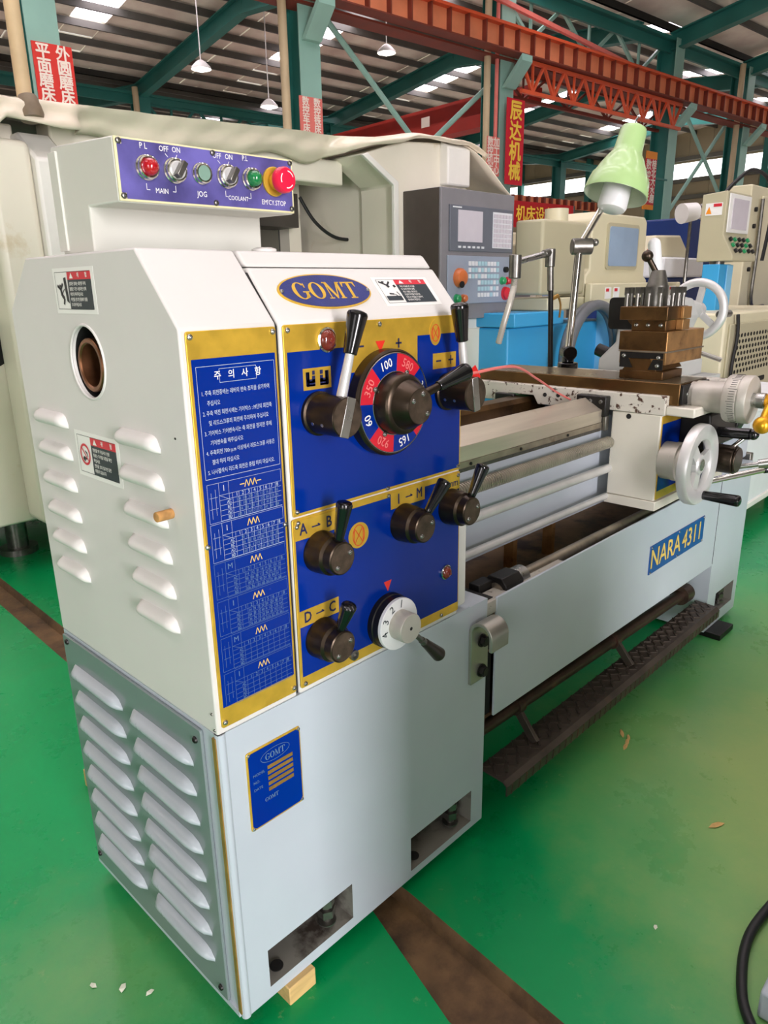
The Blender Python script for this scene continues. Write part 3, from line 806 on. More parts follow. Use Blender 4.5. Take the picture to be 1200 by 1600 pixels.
# ---- knobs and levers
def grip(mb, p0, p1, r0, r1):
    p0 = Vector(p0); p1 = Vector(p1); L = (p1-p0).length
    prof = [(0, 0), (r0*0.9, 0), (r0, L*0.02), (r0*1.02, L*0.1), (r1, L*0.86), (r1*1.02, L*0.92), (r1*0.92, L*0.97), (r1*0.6, L), (0, L)]
    mb.lathe(p0, p1-p0, prof, 24)
def hub_lever(x, z, r, L, gpx, lab):
    m = MB(); m.lathe((x,-0.003,z),(0,-1,0),[(r*1.12,0),(r*1.12,0.006),(r*1.02,0.008),(r,0.010),(r,L-0.001),(r*0.97,L),(0,L)],40)
    k = m.build('lever_hub', MATS['oxide'], up)
    m = MB(); m.lathe((x,-0.003,z),(0,-1,0),[(r*0.95,L+0.0003),(0,L+0.0003)],40); m.build('hub_face', MATS['oxide_face'], k)
    d = (Vector(gpx) - Vector((x, -L*0.8, z))); d.y = 0; dn = d.normalized(); pr = Vector((dn.z, 0, -dn.x))
    c = Vector((x, -0.003-L, z))
    m = MB(); m.obox(c, dn, pr, Y3, r*0.99, r*0.28, 0.0016); m.build('lever_root', MATS['steel'], k, bevel=0.0006)
    root = Vector((x, -L*0.72, z)) + dn * r * 0.6
    tip = root + dn * (r*0.4 + 0.062)
    m = MB(); m.cyl(root, tip + dn*0.004, 0.0085, 0.0068, 18); m.build('lever_rod', MATS['aluminium'], k)
    m = MB(); grip(m, tip, tip + dn*0.064, 0.0105, 0.0155); m.build('lever_grip', MATS['bakelite'], k)
    for sx in (-0.6,):
        for q in (0.30, 0.62):
            a = math.radians(200)
            mm = MB(); mm.cyl((x + r*0.98*math.cos(a), -0.003-L*q, z + r*0.98*math.sin(a)), (x + r*1.02*math.cos(a), -0.003-L*q, z + r*1.02*math.sin(a)), 0.0028, n=10); mm.build('grub_screw', MATS['steel'], k)
    return k
hub_lever(0.2225, 1.064, 0.0300, 0.066, (0.2500, 0, 1.150), 'l')
hub_lever(0.5310, 1.0635, 0.0300, 0.066, (0.5180, 0, 1.150), 'r')

# main speed dial
DX, DZ, DR = 0.3700, 1.0635, 0.0845
m = MB(); m.lathe((DX,-0.003,DZ),(0,-1,0),[(DR*1.03,0),(DR*1.03,0.018),(DR*0.99,0.022),(DR*0.96,0.0225),(0,0.0225)],64)
dial = m.build('speed_dial', MATS['oxide'], up)
tag(dial, 'round speed dial with red and blue number segments')
YD = -0.0262
cols = ['enamel', 'red_ink', 'enamel', 'red_ink', 'enamel', 'red_ink', 'enamel', 'red_ink']
nums = ['100', '580', '32', '200', '165', '920', '60', '350']
for i in range(8):
    a0 = 112.5 - 45*i + 0.0; a1 = a0 - 45
    a0 += 18; a1 += 18
    m = MB(); vs = []; q = 10
    for j in range(q+1):
        a = math.radians(a0 + (a1-a0)*j/q)
        vs.append((DX + 0.052*math.cos(a), YD, DZ + 0.052*math.sin(a))); vs.append((DX + 0.080*math.cos(a), YD, DZ + 0.080*math.sin(a)))
    m.add(vs, [(2*j, 2*j+1, 2*j+3, 2*j+2) for j in range(q)])
    m.build('dial_segment', MATS[cols[i]], dial, angle=0)
    a = math.radians((a0+a1)/2)
    rad = Vector((math.cos(a), 0, math.sin(a))); tg = Vector((math.sin(a), 0, -math.cos(a)))
    pos = Vector((DX, YD-0.0006, DZ)) + rad*0.0660
    txt('dial_number', nums[i], pos, tg, rad, 0.0200, MATS['white_ink' if cols[i] == 'enamel' else 'pink_cord'], dial, xs=0.95, bold=0.012)
m = MB()
for R in (0.0515, 0.0810): m.torus((DX, YD, DZ), (0,1,0), R, 0.0008, 64, 6)
m.build('dial_rings', MATS['steel'], dial)
for a in (56, 146, 236, 326): screw(dial, (DX+0.0545*math.cos(math.radians(a+4)), YD-0.0004, DZ+0.0545*math.sin(math.radians(a+4))), r=0.0046)
m = MB(); m.lathe((DX,-0.025,DZ),(0,-1,0),[(0.050,0),(0.049,0.024),(0.046,0.028),(0.040,0.030),(0.034,0.046),(0.0285,0.056),(0,0.056)],48)
hub = m.build('dial_hub', MATS['oxide'], dial)
m = MB(); m.lathe((DX,-0.025,DZ),(0,-1,0),[(0.0275,0.0563),(0,0.0563)],40); m.build('hub_face', MATS['oxide_face'], hub)
for a in (75, 150, -40): screw(hub, (DX+0.020*math.cos(math.radians(a)), -0.0814, DZ+0.020*math.sin(math.radians(a))), r=0.0042)
m = MB(); g0 = Vector((DX+0.028, -0.066, DZ+0.016)); gd = Vector((0.0915, -0.012, 0.028)).normalized()
m.cyl(g0, g0+gd*0.034, 0.0075, 0.0065, 16); m.build('lever_rod', MATS['oxide'], hub)
m = MB(); grip(m, g0+gd*0.030, g0+gd*0.102, 0.009, 0.0145); m.build('lever_grip', MATS['bakelite'], hub)

# ---- lower control panel
lp = plate('lower_control_panel', lathe, 0.1610, 0.5745, 0.6165, 0.9075, 'brass', y=-0.0002)
tag(lp, 'blue enamel lower feed panel with brass label strips')
enamel(lp, [(0.1660,0.6360),(0.5715,0.6360),(0.5715,0.8970),(0.1660,0.8970)])
def lab(x0, x1, z0, z1, a, b):
    s = strip(lp, x0, x1, z0, z1, 'label_strip')
    w = x1 - x0; zc = (z0+z1)/2
    txt('label_letter', a, (x0+w*0.22, YT, zc), X3, Z3, 0.026, MATS['navy_ink'], s, bold=0.02, xs=0.85)
    txt('label_letter', b, (x1-w*0.17, YT, zc), X3, Z3, 0.026, MATS['navy_ink'], s, bold=0.02, xs=0.85)
    lines2d('label_arrow', [((x0+w*0.42,zc),(x0+w*0.62,zc)),((x0+w*0.62,zc),(x0+w*0.56,zc+0.003))], s, 'navy_ink', 0.0022, YT)
lab(0.1625, 0.2500, 0.8720, 0.9040, 'A', 'B')
lab(0.3800, 0.4700, 0.8740, 0.9040, 'I', 'M')
lab(0.1630, 0.2500, 0.7250, 0.7530, 'D', 'C')
s = strip(lp, 0.5180, 0.5725, 0.8735, 0.9050, 'label_strip')
txt('label_letter', 'mm', (0.5520, YT, 0.887), X3, Z3, 0.020, MATS['navy_ink'], s, bold=0.01)
b_ = badge(lp, 0.3005, 0.8480, 0.0235, 0.0225); crossed(b_, 0.3005, 0.848, 0.0135)
sight(lp, 0.5310, 0.7125, 0.0150)
m = MB(); m.lathe((0.2795,-0.0030,0.6325),(0,-1,0),[(0.0095,0),(0.0095,0.005),(0.006,0.006),(0.005,0.002),(0,0.002)],24); m.build('oil_cup', MATS['steel_dark'], lp)
for xx, zz in ((0.170,0.6235),(0.365,0.6235),(0.520,0.6235),(0.172,0.9005),(0.375,0.9005),(0.567,0.9005),(0.169,0.895)): screw(lp, (xx,-0.0034,zz), r=0.004)
def small_knob(x, z, tip_dx, tip_dz, tip_dy=-0.01, r=0.0335):
    m = MB(); m.lathe((x,-0.003,z),(0,-1,0),[(r*1.03,0),(r*1.03,0.005),(r,0.007),(r,0.020),(r*0.96,0.024),(r*0.96,0.034),(r*0.84,0.038),(r*0.80,0.052),(r*0.74,0.0535),(0,0.0535)],40)
    k = m.build('selector_knob', MATS['oxide'], lp)
    m = MB(); m.lathe((x,-0.003,z),(0,-1,0),[(r*0.72,0.0538),(0,0.0538)],36); m.build('knob_face', MATS['oxide_face'], k)
    for a in (25, 205+20): screw(k, (x+r*0.5*math.cos(math.radians(a)), -0.0568, z+r*0.5*math.sin(math.radians(a))), r=0.0042)
    d = Vector((tip_dx, tip_dy, tip_dz)); L = d.length; d.normalize()
    p0 = Vector((x, -0.046, z)) + Vector((d.x, 0, d.z)).normalized()*r*0.72
    m = MB(); m.cyl(p0 - d*0.006, p0 + d*0.012, 0.0062, 0.0060, 14); m.build('lever_rod', MATS['black_steel'], k)
    m = MB(); grip(m, p0 + d*0.004, p0 + d*L, 0.0080, 0.0128); m.build('lever_grip', MATS['bakelite'], k)
    return k
small_knob(0.2140, 0.8435, 0.004, 0.068, -0.014)
small_knob(0.4120, 0.8440, 0.038, 0.056, -0.012)
small_knob(0.5440, 0.8435, 0.022, 0.062, -0.012)
small_knob(0.2090, 0.6935, 0.004, 0.052, -0.022)
# feed dial
fx, fz = 0.3660, 0.6700
m = MB(); m.lathe((fx,-0.003,fz),(0,-1,0),[(0.0505,0),(0.0505,0.010),(0.049,0.012),(0.049,0.024),(0,0.024)],56); fd = m.build('feed_dial', MATS['black_steel'], lp)
tag(fd, 'white numbered feed dial with steel crank')
m = MB(); m.lathe((fx,-0.003,fz),(0,-1,0),[(0.0485,0.0242),(0.0485,0.0300),(0.0475,0.0310),(0,0.0310)],56); wd = m.build('dial_disc', MATS['white_plastic'] if 'white_plastic' in MATS else mat('white_plastic', (226,228,228), 0.4, var=0.03), fd)
for i, ch in enumerate('1234'):
    a = math.radians(82 + 37*i)
    rad = Vector((math.cos(a), 0, math.sin(a))); tg = Vector((math.sin(a), 0, -math.cos(a)))
    txt('dial_number', ch, Vector((fx,-0.0345,fz)) + rad*0.0375, tg, rad, 0.021, MATS['slate_ink'], wd, bold=0.0)
m = MB(); m.lathe((fx,-0.034,fz),(0,-1,0),[(0.0275,0),(0.0275,0.026),(0.0262,0.028),(0,0.028)],48); kn = m.build('dial_knob', MATS['dull_aluminium'], fd)
m = MB(); m.lathe((fx,-0.034,fz),(0,-1,0),[(0.0035,0.0282),(0,0.0282)],16); m.build('knob_hole', MATS['dark_recess'], kn)
d = Vector((0.115,-0.012,-0.118)).normalized(); p0 = Vector((fx,-0.048,fz)) + d*0.026
m = MB(); m.cyl(p0 - d*0.004, p0 + d*0.045, 0.0052, n=14); m.cyl(p0 + d*0.030, p0 + d*0.042, 0.0068, n=14); m.build('crank_rod', MATS['steel_dark'], kn)
m = MB(); grip(m, p0 + d*0.040, p0 + d*0.098, 0.0085, 0.0135); m.build('crank_grip', MATS['grip_grey'] if 'grip_grey' in MATS else mat('grip_grey', (58,52,48), 0.3, metal=0.4, var=0.1), kn)
m = MB(); m.add([(0.359,-0.0036,0.7440),(0.379,-0.0036,0.7440),(0.369,-0.0036,0.7240)], [(0,1,2)]); m.build('pointer_triangle', MATS['orange_red'], lp, angle=0)

# ---- rating plate on the base
rp = plate('rating_plate', lathe, 0.0445, 0.1535, 0.4040, 0.5510, 'brass', y=0.0002)
tag(rp, 'blue rating plate with brass blanks on the grey base')
m = MB(); c = 0.006; x0, x1, z0, z1 = 0.0475, 0.1508, 0.4072, 0.5480
m.prism([(x0+c,z0),(x1-c,z0),(x1,z0+c),(x1,z1-c),(x1-c,z1),(x0+c,z1),(x0,z1-c),(x0,z0+c)], 'xz', -0.0030, -0.0022); m.build('enamel_field', MATS['enamel'], rp, angle=0)
for xx in (0.0485, 0.1498):
    for zz in (0.4082, 0.5468): screw(rp, (xx,-0.0024,zz), r=0.003)
for i in range(5):
    m = MB(); m.box(0.083, 0.1345, -0.0034, -0.0029, 0.5045-i*0.0103, 0.5110-i*0.0103); m.build('blank_strip', MATS['brass_dark'], rp, angle=0)
word_gomt(rp, 0.080, 0.5222, 0.0115, 0.0090, lambda a, b: Vector((a, -0.0034, b)), 'dim_ink')
lines2d('printed_oval', [((0.100+0.029*math.cos(2*math.pi*i/40), 0.528+0.0115*math.sin(2*math.pi*i/40)), (0.100+0.029*math.cos(2*math.pi*(i+1)/40), 0.528+0.0115*math.sin(2*math.pi*(i+1)/40))) for i in range(40)], rp, 'dim_ink', 0.0007, -0.0034)
word_gomt(rp, 0.074, 0.4468, 0.0075, 0.0062, lambda a, b: Vector((a, -0.0034, b)), 'dim_ink')
txt('rating_text', 'MODEL\nNO.\nDATE', (0.054,-0.0034,0.509), X3, Z3, 0.007, MATS['dim_ink'], rp, align='LEFT', valign='TOP', line=1.9)
# ---- control box on top of the headstock
CX0, CX1, CYF, CYB = 0.020, 0.3225, 0.152, 0.345
m = MB(); m.prism([(CYF,1.3610),(CYF,1.4425),(CYB,1.4530),(CYB,1.3005),(0.242,1.3005),(0.242,1.3625)], 'yz', CX0, CX1)
cb = m.build('control_box', MATS['box_grey'] if 'box_grey' in MATS else mat('box_grey', (206,206,196), 0.4, var=0.03), lathe, bevel=0.0025)
tag(cb, 'grey overhanging control box with purple button panel')
m = MB(); m.box(CX0-0.0035, CX0+0.0005, CYB-0.022, CYB+0.004, 1.306, 1.4445); m.build('box_rear_flange', MATS['box_grey'], cb, bevel=0.001)
m = MB(); m.box(CX1-0.022, CX1-0.004, 0.30, 0.318, 1.3005, 1.3625); m.cyl((CX1-0.004,0.27,1.30),(CX1-0.004,0.27,1.3625),0.010); m.build('conduit_post', MATS['aluminium'], cb)
pz = lambda z: z
m = MB(); m.box(CX0+0.0005, CX1-0.0005, CYF-0.0030, CYF-0.0004, 1.3625, 1.4420)
fp = m.build('button_panel', MATS['yellow_edge'] if 'yellow_edge' in MATS else mat('yellow_edge', (222,216,170), 0.4, var=0.03), cb, bevel=0.0008)
m = MB(); c = 0.0
m.prism([(0.0240,1.3730),(0.0310,1.3730),(0.0310,1.3655),(0.3185,1.3655),(0.3185,1.4395),(0.0310,1.4395),(0.0310,1.4330),(0.0240,1.4330)], 'xz', CYF-0.0036, CYF-0.0028); m.build('purple_film', MATS['panel_film'], fp, angle=0)
for xx in (0.0262, 0.1720, 0.3160):
    for zz in (1.3690, 1.4365): screw(fp, (xx, CYF-0.0040, zz), r=0.0042, mt='steel_dark')
YB = CYF - 0.0040
def bezel(x, z, R=0.0150, L=0.010):
    m = MB(); m.lathe((x,YB,z),(0,-1,0),[(R*1.08,0),(R*1.08,0.003),(R*0.98,0.004),(R*0.98,0.0065),(R*1.02,0.007),(R*1.02,L),(R*0.9,L+0.0012),(R*0.76,L+0.0008),(R*0.74,L*0.4),(0,L*0.4)],36)
    return m.build('button_bezel', MATS['chrome'], fp)
bz = 1.4065
b_ = bezel(0.0625, bz); m = MB(); m.lathe((0.0625,YB,bz),(0,-1,0),[(0.0112,0.006),(0.0112,0.014),(0.009,0.020),(0.004,0.0235),(0,0.024)],28); m.build('pilot_lens', MATS['red_glass'], b_)
def selector(x):
    b = bezel(x, bz, 0.0155, 0.010)
    m = MB(); m.lathe((x,YB,bz),(0,-1,0),[(0.0118,0.006),(0.0118,0.0125),(0.0108,0.0135),(0,0.0135)],28); m.build('selector_disc', MATS['aluminium'], b)
    dr = Vector((0.55, 0, 0.83)).normalized(); pq = Vector((dr.z,0,-dr.x))
    m = MB(); m.obox(Vector((x,YB-0.018,bz)), dr, pq, Y3, 0.0115, 0.0042, 0.007); m.build('selector_knob', MATS['steel_dark'], b, bevel=0.0012)
selector(0.1055); selector(0.1925)
b_ = bezel(0.1490, bz, 0.0135); m = MB(); m.lathe((0.149,YB,bz),(0,-1,0),[(0.0104,0.004),(0.0104,0.0105),(0.0096,0.0112),(0,0.0112)],28); m.build('jog_button', MATS['green_cap'], b_)
b_ = bezel(0.2370, bz); m = MB(); m.lathe((0.2370,YB,bz),(0,-1,0),[(0.0112,0.006),(0.0112,0.014),(0.009,0.020),(0.004,0.0235),(0,0.024)],28); m.build('pilot_lens', MATS['green_glass'], b_)
m = MB(); m.lathe((0.2815,YB,bz),(0,-1,0),[(0.0215,0),(0.0215,0.003),(0.0205,0.004),(0.012,0.004),(0.012,0.018)],36); es = m.build('stop_collar', MATS['yellow_ring'], fp)
m = MB(); m.lathe((0.2815,YB,bz),(0,-1,0),[(0.0120,0.014),(0.0175,0.018),(0.0190,0.022),(0.0190,0.030),(0.0170,0.0335),(0.008,0.0350),(0,0.0352)],40); mr = m.build('emergency_stop', MATS['mushroom_red'], es)
m = MB()
for a0 in (20, 140, 260):
    vs = []
    for j in range(9):
        a = math.radians(a0 + 8*j); vs += [(0.2815+0.0112*math.cos(a), YB-0.0352, bz+0.0112*math.sin(a)), (0.2815+0.0128*math.cos(a), YB-0.0350, bz+0.0128*math.sin(a))]
    m.add(vs, [(2*j,2*j+1,2*j+3,2*j+2) for j in range(8)])
m.build('arrow_mark', MATS['white_ink'], mr, angle=0)
YL = CYF - 0.0044
for s, x, z, sz in (('P L',0.0615,1.4335,0.0095),('OFF',0.0925,1.4330,0.0090),('ON',0.1120,1.4335,0.0090),('OFF',0.1790,1.4330,0.0090),('ON',0.2000,1.4335,0.0090),('P.L',0.2290,1.4345,0.0090),
                    ('MAIN',0.0840,1.3785,0.0085),('JOG',0.1490,1.3790,0.0095),('COOLANT',0.2125,1.3775,0.0078),("EM'CY.STOP",0.2800,1.3755,0.0092)):
    txt('panel_lettering', s, (x, YL, z), X3, Z3, sz*1.12, MATS['white_ink'], fp, bold=0.004, xs=0.86)
lines2d('panel_lines', [((0.061,1.387),(0.061,1.379)),((0.061,1.379),(0.066,1.379)),((0.106,1.387),(0.106,1.379)),((0.106,1.379),(0.101,1.379)),((0.190,1.387),(0.190,1.379)),((0.190,1.379),(0.194,1.379)),((0.236,1.387),(0.236,1.379)),((0.236,1.379),(0.231,1.379)),((0.094,1.4275),(0.098,1.4235)),((0.1125,1.4275),(0.1105,1.4235)),((0.180,1.4275),(0.184,1.4235)),((0.200,1.4275),(0.1975,1.4235))], fp, 'white_ink', 0.0008, YL)

# ---- chip tray and right leg
TX0, TX1, LX1 = 0.716, 2.030, 2.330
m = MB(); m.prism([(TX0,0.300),(TX1,0.283),(TX1,0.606),(TX0,0.596)], 'xz', 0.0, 0.006)
tray = m.build('chip_tray', MATS['grey_paint'], lathe, bevel=0.0015)
tag(tray, 'long grey chip tray front between the two bases')
m = MB()
m.add([(XB,0.006,0.470),(TX1,0.006,0.470),(TX1,0.54,0.470),(XB,0.54,0.470)], [(0,1,2,3)])
m.box(XB,TX1,0.54,0.546,0.300,0.62)
m.add([(XB,0.004,0.305),(TX1,0.004,0.29),(TX1,0.54,0.300),(XB,0.54,0.300)], [(0,1,2,3)])
m.build('tray_floor', MATS['tray_inside'], tray, angle=0)
m = MB(); m.box(0.616, TX0+0.30, 0.003, 0.045, 0.560, 0.592); m.build('tray_ledge', MATS['tray_ledge'] if 'tray_ledge' in MATS else mat('tray_ledge', (168,164,154), 0.5, var=0.15, wear=(60,52,46), wear_lo=0.58, wear_hi=0.66, wear_scale=30), tray, bevel=0.002)
m = MB(); m.box(XB+0.0005, TX0, 0.012, 0.3, 0.30, 0.594); m.build('tray_slot', MATS['dark_recess'], tray)
m = MB()
P3 = (2.110, 2.290, 0.066, 0.150)
pocket_front(m, TX1, LX1, 0.022, 0.612, 0.0, [P3], 0.12)
for f in ([(TX1,0,0.022),(TX1,0.5,0.022),(TX1,0.5,0.90),(TX1,0,0.612)], [(LX1,0,0.022),(LX1,0.5,0.022),(LX1,0.5,0.612),(LX1,0,0.612)], [(TX1,0.5,0.022),(LX1,0.5,0.022),(LX1,0.5,0.612),(TX1,0.5,0.612)], [(TX1,0,0.612),(LX1,0,0.612),(LX1,0.5,0.612),(TX1,0.5,0.612)], [(TX1,0,0.022),(LX1,0,0.022),(LX1,0.5,0.022),(TX1,0.5,0.022)]):
    if f[2][2] == 0.90: f[2] = (TX1,0.5,0.612)
    m.add(f, [(0,1,2,3)])
leg = m.build('tail_leg', MATS['grey_paint'], lathe, angle=0)
tag(leg, 'grey painted right leg of the lathe')
pocket(leg, *P3, 0.0, 0.12, 2.215, None)
m = MB(); m.box(2.0285,2.0300,-0.0012,0.0,0.29,0.605); m.build('panel_seam', MATS['dark_recess'], leg)
# name plate
m = MB(); m.box(1.490, 1.900, -0.0030, 0.0, 0.4115, 0.5020); npl = m.build('name_plate', MATS['plate_blue'] if 'plate_blue' in MATS else mat('plate_blue', (22,74,140), 0.35, var=0.08), tray, bevel=0.0008)
tag(npl, 'blue name plate with gold lettering')
txt('plate_lettering', 'NARA', (1.602,-0.0036,0.4560), X3, Z3, 0.086, MATS['gold_ink'], npl, bold=0.012, xs=0.93)
txt('plate_lettering', '4311', (1.803,-0.0036,0.4560), X3, Z3, 0.086, MATS['gold_ink'], npl, bold=0.012, xs=0.93)
for xx in (1.498, 1.693, 1.892):
    for zz in (0.4165, 0.4970): screw(npl, (xx,-0.003,zz), r=0.0035)

# ---- lifting hook bolted to the base
m = MB()
R = 0.030; prof = [(0.0, 0.420), (0.0, 0.545)]
arc = []
for i in range(13):
    a = math.radians(0 + 180*i/12); arc.append((-R + R*math.cos(a), 0.548 + R*math.sin(a)))
outer = [(-0.000,0.425)] + arc + [(-2*R, 0.520)]
th = 0.008
inner = [(-2*R+th, 0.520)] + [(-R + (R-th)*math.cos(math.radians(180-180*i/12)), 0.548 + (R-th)*math.sin(math.radians(180-180*i/12))) for i in range(13)] + [(-th, 0.425)]
m.prism(outer + inner, 'yz', 0.616, 0.676)
hk = m.build('lifting_hook', MATS['hook_steel'] if 'hook_steel' in MATS else mat('hook_steel', (162,160,150), 0.34, metal=0.7, var=0.12), lathe, bevel=0.0015, angle=40)
for z in (0.520, 0.448):
    m = MB()
    m.cyl((0.652,-0.0085,z),(0.652,-0.011,z),0.0150,n=24); m.cyl((0.652,-0.010,z),(0.652,-0.020,z),0.0118,n=6); m.cyl((0.652,-0.0195,z),(0.652,-0.021,z),0.0085,n=16)
    m.build('hook_bolt', MATS['black_steel'], hk, angle=30)

# ---- foot brake: shaft, arms, tread plate
m = MB(); m.cyl((0.680,0.055,0.232),(1.960,0.055,0.190),0.0190,n=24); m.cyl((1.905,0.055,0.192),(1.960,0.055,0.190),0.034,n=24); m.cyl((1.40,0.055,0.208),(1.425,0.055,0.2075),0.0245,n=24); m.cyl((0.880,0.055,0.225),(0.905,0.055,0.2245),0.0245,n=24)
shaft = m.build('brake_shaft', MATS['pipe_iron'], lathe)
for x in (0.892, 1.412):
    m = MB(); m.beam((x,0.05,0.215),(x-0.012,-0.015,0.152),0.022,0.012,(1,0,0))
    m.build('pedal_arm', MATS['pedal_iron'], lathe, bevel=0.001)
PZ = 0.142; px0, px1 = 0.705, 2.010
m = MB()
m.add([(px0,0.032,PZ+0.010),(px1,0.032,PZ+0.006),(px1,-0.040,PZ+0.002),(px0,-0.040,PZ+0.006),(px1,-0.052,PZ-0.008),(px0,-0.052,PZ-0.004),(px1,-0.052,PZ-0.034),(px0,-0.052,PZ-0.030)], [(0,1,2,3),(3,2,4,5),(5,4,6,7)])
ped = m.build('brake_pedal', MATS['pedal_iron'], lathe, angle=0)
sd = ped.modifiers.new('thick', 'SOLIDIFY'); sd.thickness = 0.004; sd.offset = -1
tag(ped, 'long dark iron tread plate of the foot brake')
key = MB(); key.obox((0,0,0),(1,0,0),(0,1,0),(0,0,1),0.011,0.0028,0.0016); kme = key.mesh('tread_bar', MATS['pedal_iron'], 0)
nb = 0
xx = px0 + 0.015
while xx < px1 - 0.01 and nb < 260:
    fr = (xx-px0)/(px1-px0)
    for r_ in range(3):
        yy = 0.020 - r_*0.022 + (0.004 if int(nb/3) % 2 else 0)
        zz = PZ + 0.010 - 0.004*fr - (0.032-yy)/0.072*0.004 + 0.0012
        inst(kme, 'tread_bar', ped, Matrix.Translation((xx + (0.006 if r_ % 2 else 0), yy, zz)) @ Matrix.Rotation(math.radians(45 if (r_ + int(nb/3)) % 2 else -45), 4, 'Z')); nb += 1
    xx += 0.024
m = MB()
xx = px0 + 0.02
while xx < px1 - 0.01:
    fr = (xx-px0)/(px1-px0)
    m.obox((xx,-0.0526,PZ-0.018-0.004*fr),(0.25,0,1),(1,0,-0.25),(0,1,0),0.012,0.0012,0.0012); m.obox((xx,-0.046,PZ-0.002-0.004*fr),(0,1.2,1),(1,0,0),(0,1,-1),0.009,0.0014,0.0014)
    xx += 0.030
tag(m.build('tread_rib', MATS['pipe_iron'], ped, angle=0), kind='stuff')

# ---- bed casting
def bedx(name, prof, mt, x0=0.576, x1=2.260, par=None, bev=0.001):
    m = MB(); m.prism(prof, 'yz', x0, x1); return m.build(name, MATS[mt], par or lathe, bevel=bev)
bed = bedx('bed_casting', [(0.150,0.615),(0.150,0.880),(0.20,0.900),(0.24,0.900),(0.24,0.86),(0.40,0.86),(0.40,0.885),(0.47,0.885),(0.47,0.615)], 'bed_grey' if 'bed_grey' in MATS else (mat('bed_grey', (190,198,206), 0.36, var=0.06, scale=3) and 'bed_grey'), bev=0.003)
tag(bed, 'blue-grey painted lathe bed casting')
bedx('front_way', [(0.130,0.872),(0.128,0.908),(0.140,0.913),(0.182,0.938),(0.205,0.918),(0.225,0.906),(0.225,0.872)], 'way_steel' if 'way_steel' in MATS else (mat('way_steel', (196,186,168), 0.30, metal=0.6, var=0.1, scale=8, stretch=(0.4,6,6), wear=(150,122,84), wear_lo=0.55, wear_hi=0.75, wear_scale=6) and 'way_steel'), 0.576, 1.385, bed)
bedx('inner_way', [(0.245,0.870),(0.245,0.896),(0.262,0.912),(0.285,0.896),(0.285,0.870)], 'oily_brown', 0.576, 1.60, bed)
bedx('rear_way', [(0.385,0.862),(0.385,0.905),(0.395,0.918),(0.445,0.918),(0.45,0.862)], 'oily_brown', 0.576, 1.50, bed)
# rack
m = MB(); m.box(0.576,1.385,0.128,0.150,0.850,0.872); rk = m.build('gear_rack', MATS['steel_worn'], bed)
tk = MB(); tk.box(-0.0016,0.0016,0.1262,0.1285,0.8495,0.8575); tme = tk.mesh('rack_tooth', MATS['steel_dark'], 0)
for i in range(160):
    inst(tme, 'rack_tooth', rk, Matrix.Translation((0.580 + i*0.005, 0, 0)))
m = MB()
for x in (0.78, 0.98, 1.20): m.cyl((x,0.1255,0.864),(x,0.130,0.864),0.0038,n=12)
m.build('rack_screw', MATS['black_steel'], rk)

# leadscrew with real thread
def helix_screw(y, z, x0, x1, r, pitch):
    turns = int((x1-x0)/pitch); n = 14; vs = []; fs = []
    prof = [(0.0, r), (0.36, r), (0.52, r*0.74), (0.84, r*0.74)]
    k = len(prof)
    rows = turns*n + 1
    for i in range(rows):
        a = 2*math.pi*i/n; xb = x0 + pitch*i/n
        for h, rr in prof: vs.append((xb + h*pitch, y + rr*math.cos(a), z + rr*math.sin(a)))
    for i in range(rows-1):
        for j in range(k-1):
            fs.append((i*k+j, i*k+j+1, (i+1)*k+j+1, (i+1)*k+j))
        if i + n < rows - 1:
            fs.append((i*k+k-1, (i+n)*k, (i+n+1)*k, (i+1)*k+k-1))
    mm = MB(); mm.add(vs, fs); return mm
m = helix_screw(0.112, 0.815, 0.62, 1.41, 0.0175, 0.0085); m.build('lead_screw', MATS['screw_steel'] if 'screw_steel' in MATS else mat('screw_steel', (186,180,166), 0.28, metal=0.75, var=0.15, scale=12), lathe, angle=25)
m = MB(); m.cyl((0.576,0.112,0.815),(1.41,0.112,0.815),0.0131,n=16); m.cyl((0.576,0.112,0.815),(0.622,0.112,0.815),0.021,n=24); m.build('lead_screw_core', MATS['steel_dark'], lathe)
m = MB(); m.cyl((0.576,0.112,0.742),(1.412,0.112,0.738),0.0125,n=24); m.build('feed_rod', MATS['aluminium'], lathe)
m = MB(); m.cyl((0.576,0.112,0.657),(1.412,0.112,0.655),0.0095,n=24); m.build('control_rod', MATS['aluminium'], lathe)
# start rod low in front with its bracket
ry, rz = 0.042, 0.585
m = MB(); m.cyl((0.86,ry,rz+0.004),(2.36,ry,rz),0.0145,n=24); rod = m.build('start_rod', MATS['steel_worn'], lathe)
m = MB(); m.cyl((0.836,ry,rz+0.004),(0.872,ry,rz+0.004),0.027,n=32); m.build('rod_collar', MATS['steel'], rod, bevel=0.0015)
m = MB()
m.prism([(ry-0.032,rz-0.030),(ry-0.032,rz+0.016),(ry-0.018,rz+0.032),(ry+0.018,rz+0.032),(ry+0.032,rz+0.016),(ry+0.032,rz-0.030)], 'yz', 0.765, 0.834)
m.box(0.715,0.770,ry+0.006,ry+0.036,rz-0.02,rz+0.024); m.build('rod_bracket', MATS['black_steel'], rod, bevel=0.002)
m = MB(); m.cyl((0.762,ry-0.004,rz-0.002),(0.7655,ry-0.004,rz-0.002),0.021,n=28); m.build('bracket_bore', MATS['steel_worn'], rod)
m = MB(); m.cyl((2.27,ry,rz),(2.335,ry,rz),0.030,n=6); m.box(2.335,2.365,ry-0.03,ry+0.03,rz-0.03,rz+0.05); m.build('rod_end_block', MATS['steel_dark'], rod, bevel=0.003)
for x in (1.12, 1.32):
    m = MB(); m.beam((x,0.24,0.47),(x,0.24,0.615),0.020,0.03,(0,1,0))
    m.build('tray_strut', MATS['oily_tan'], tray)

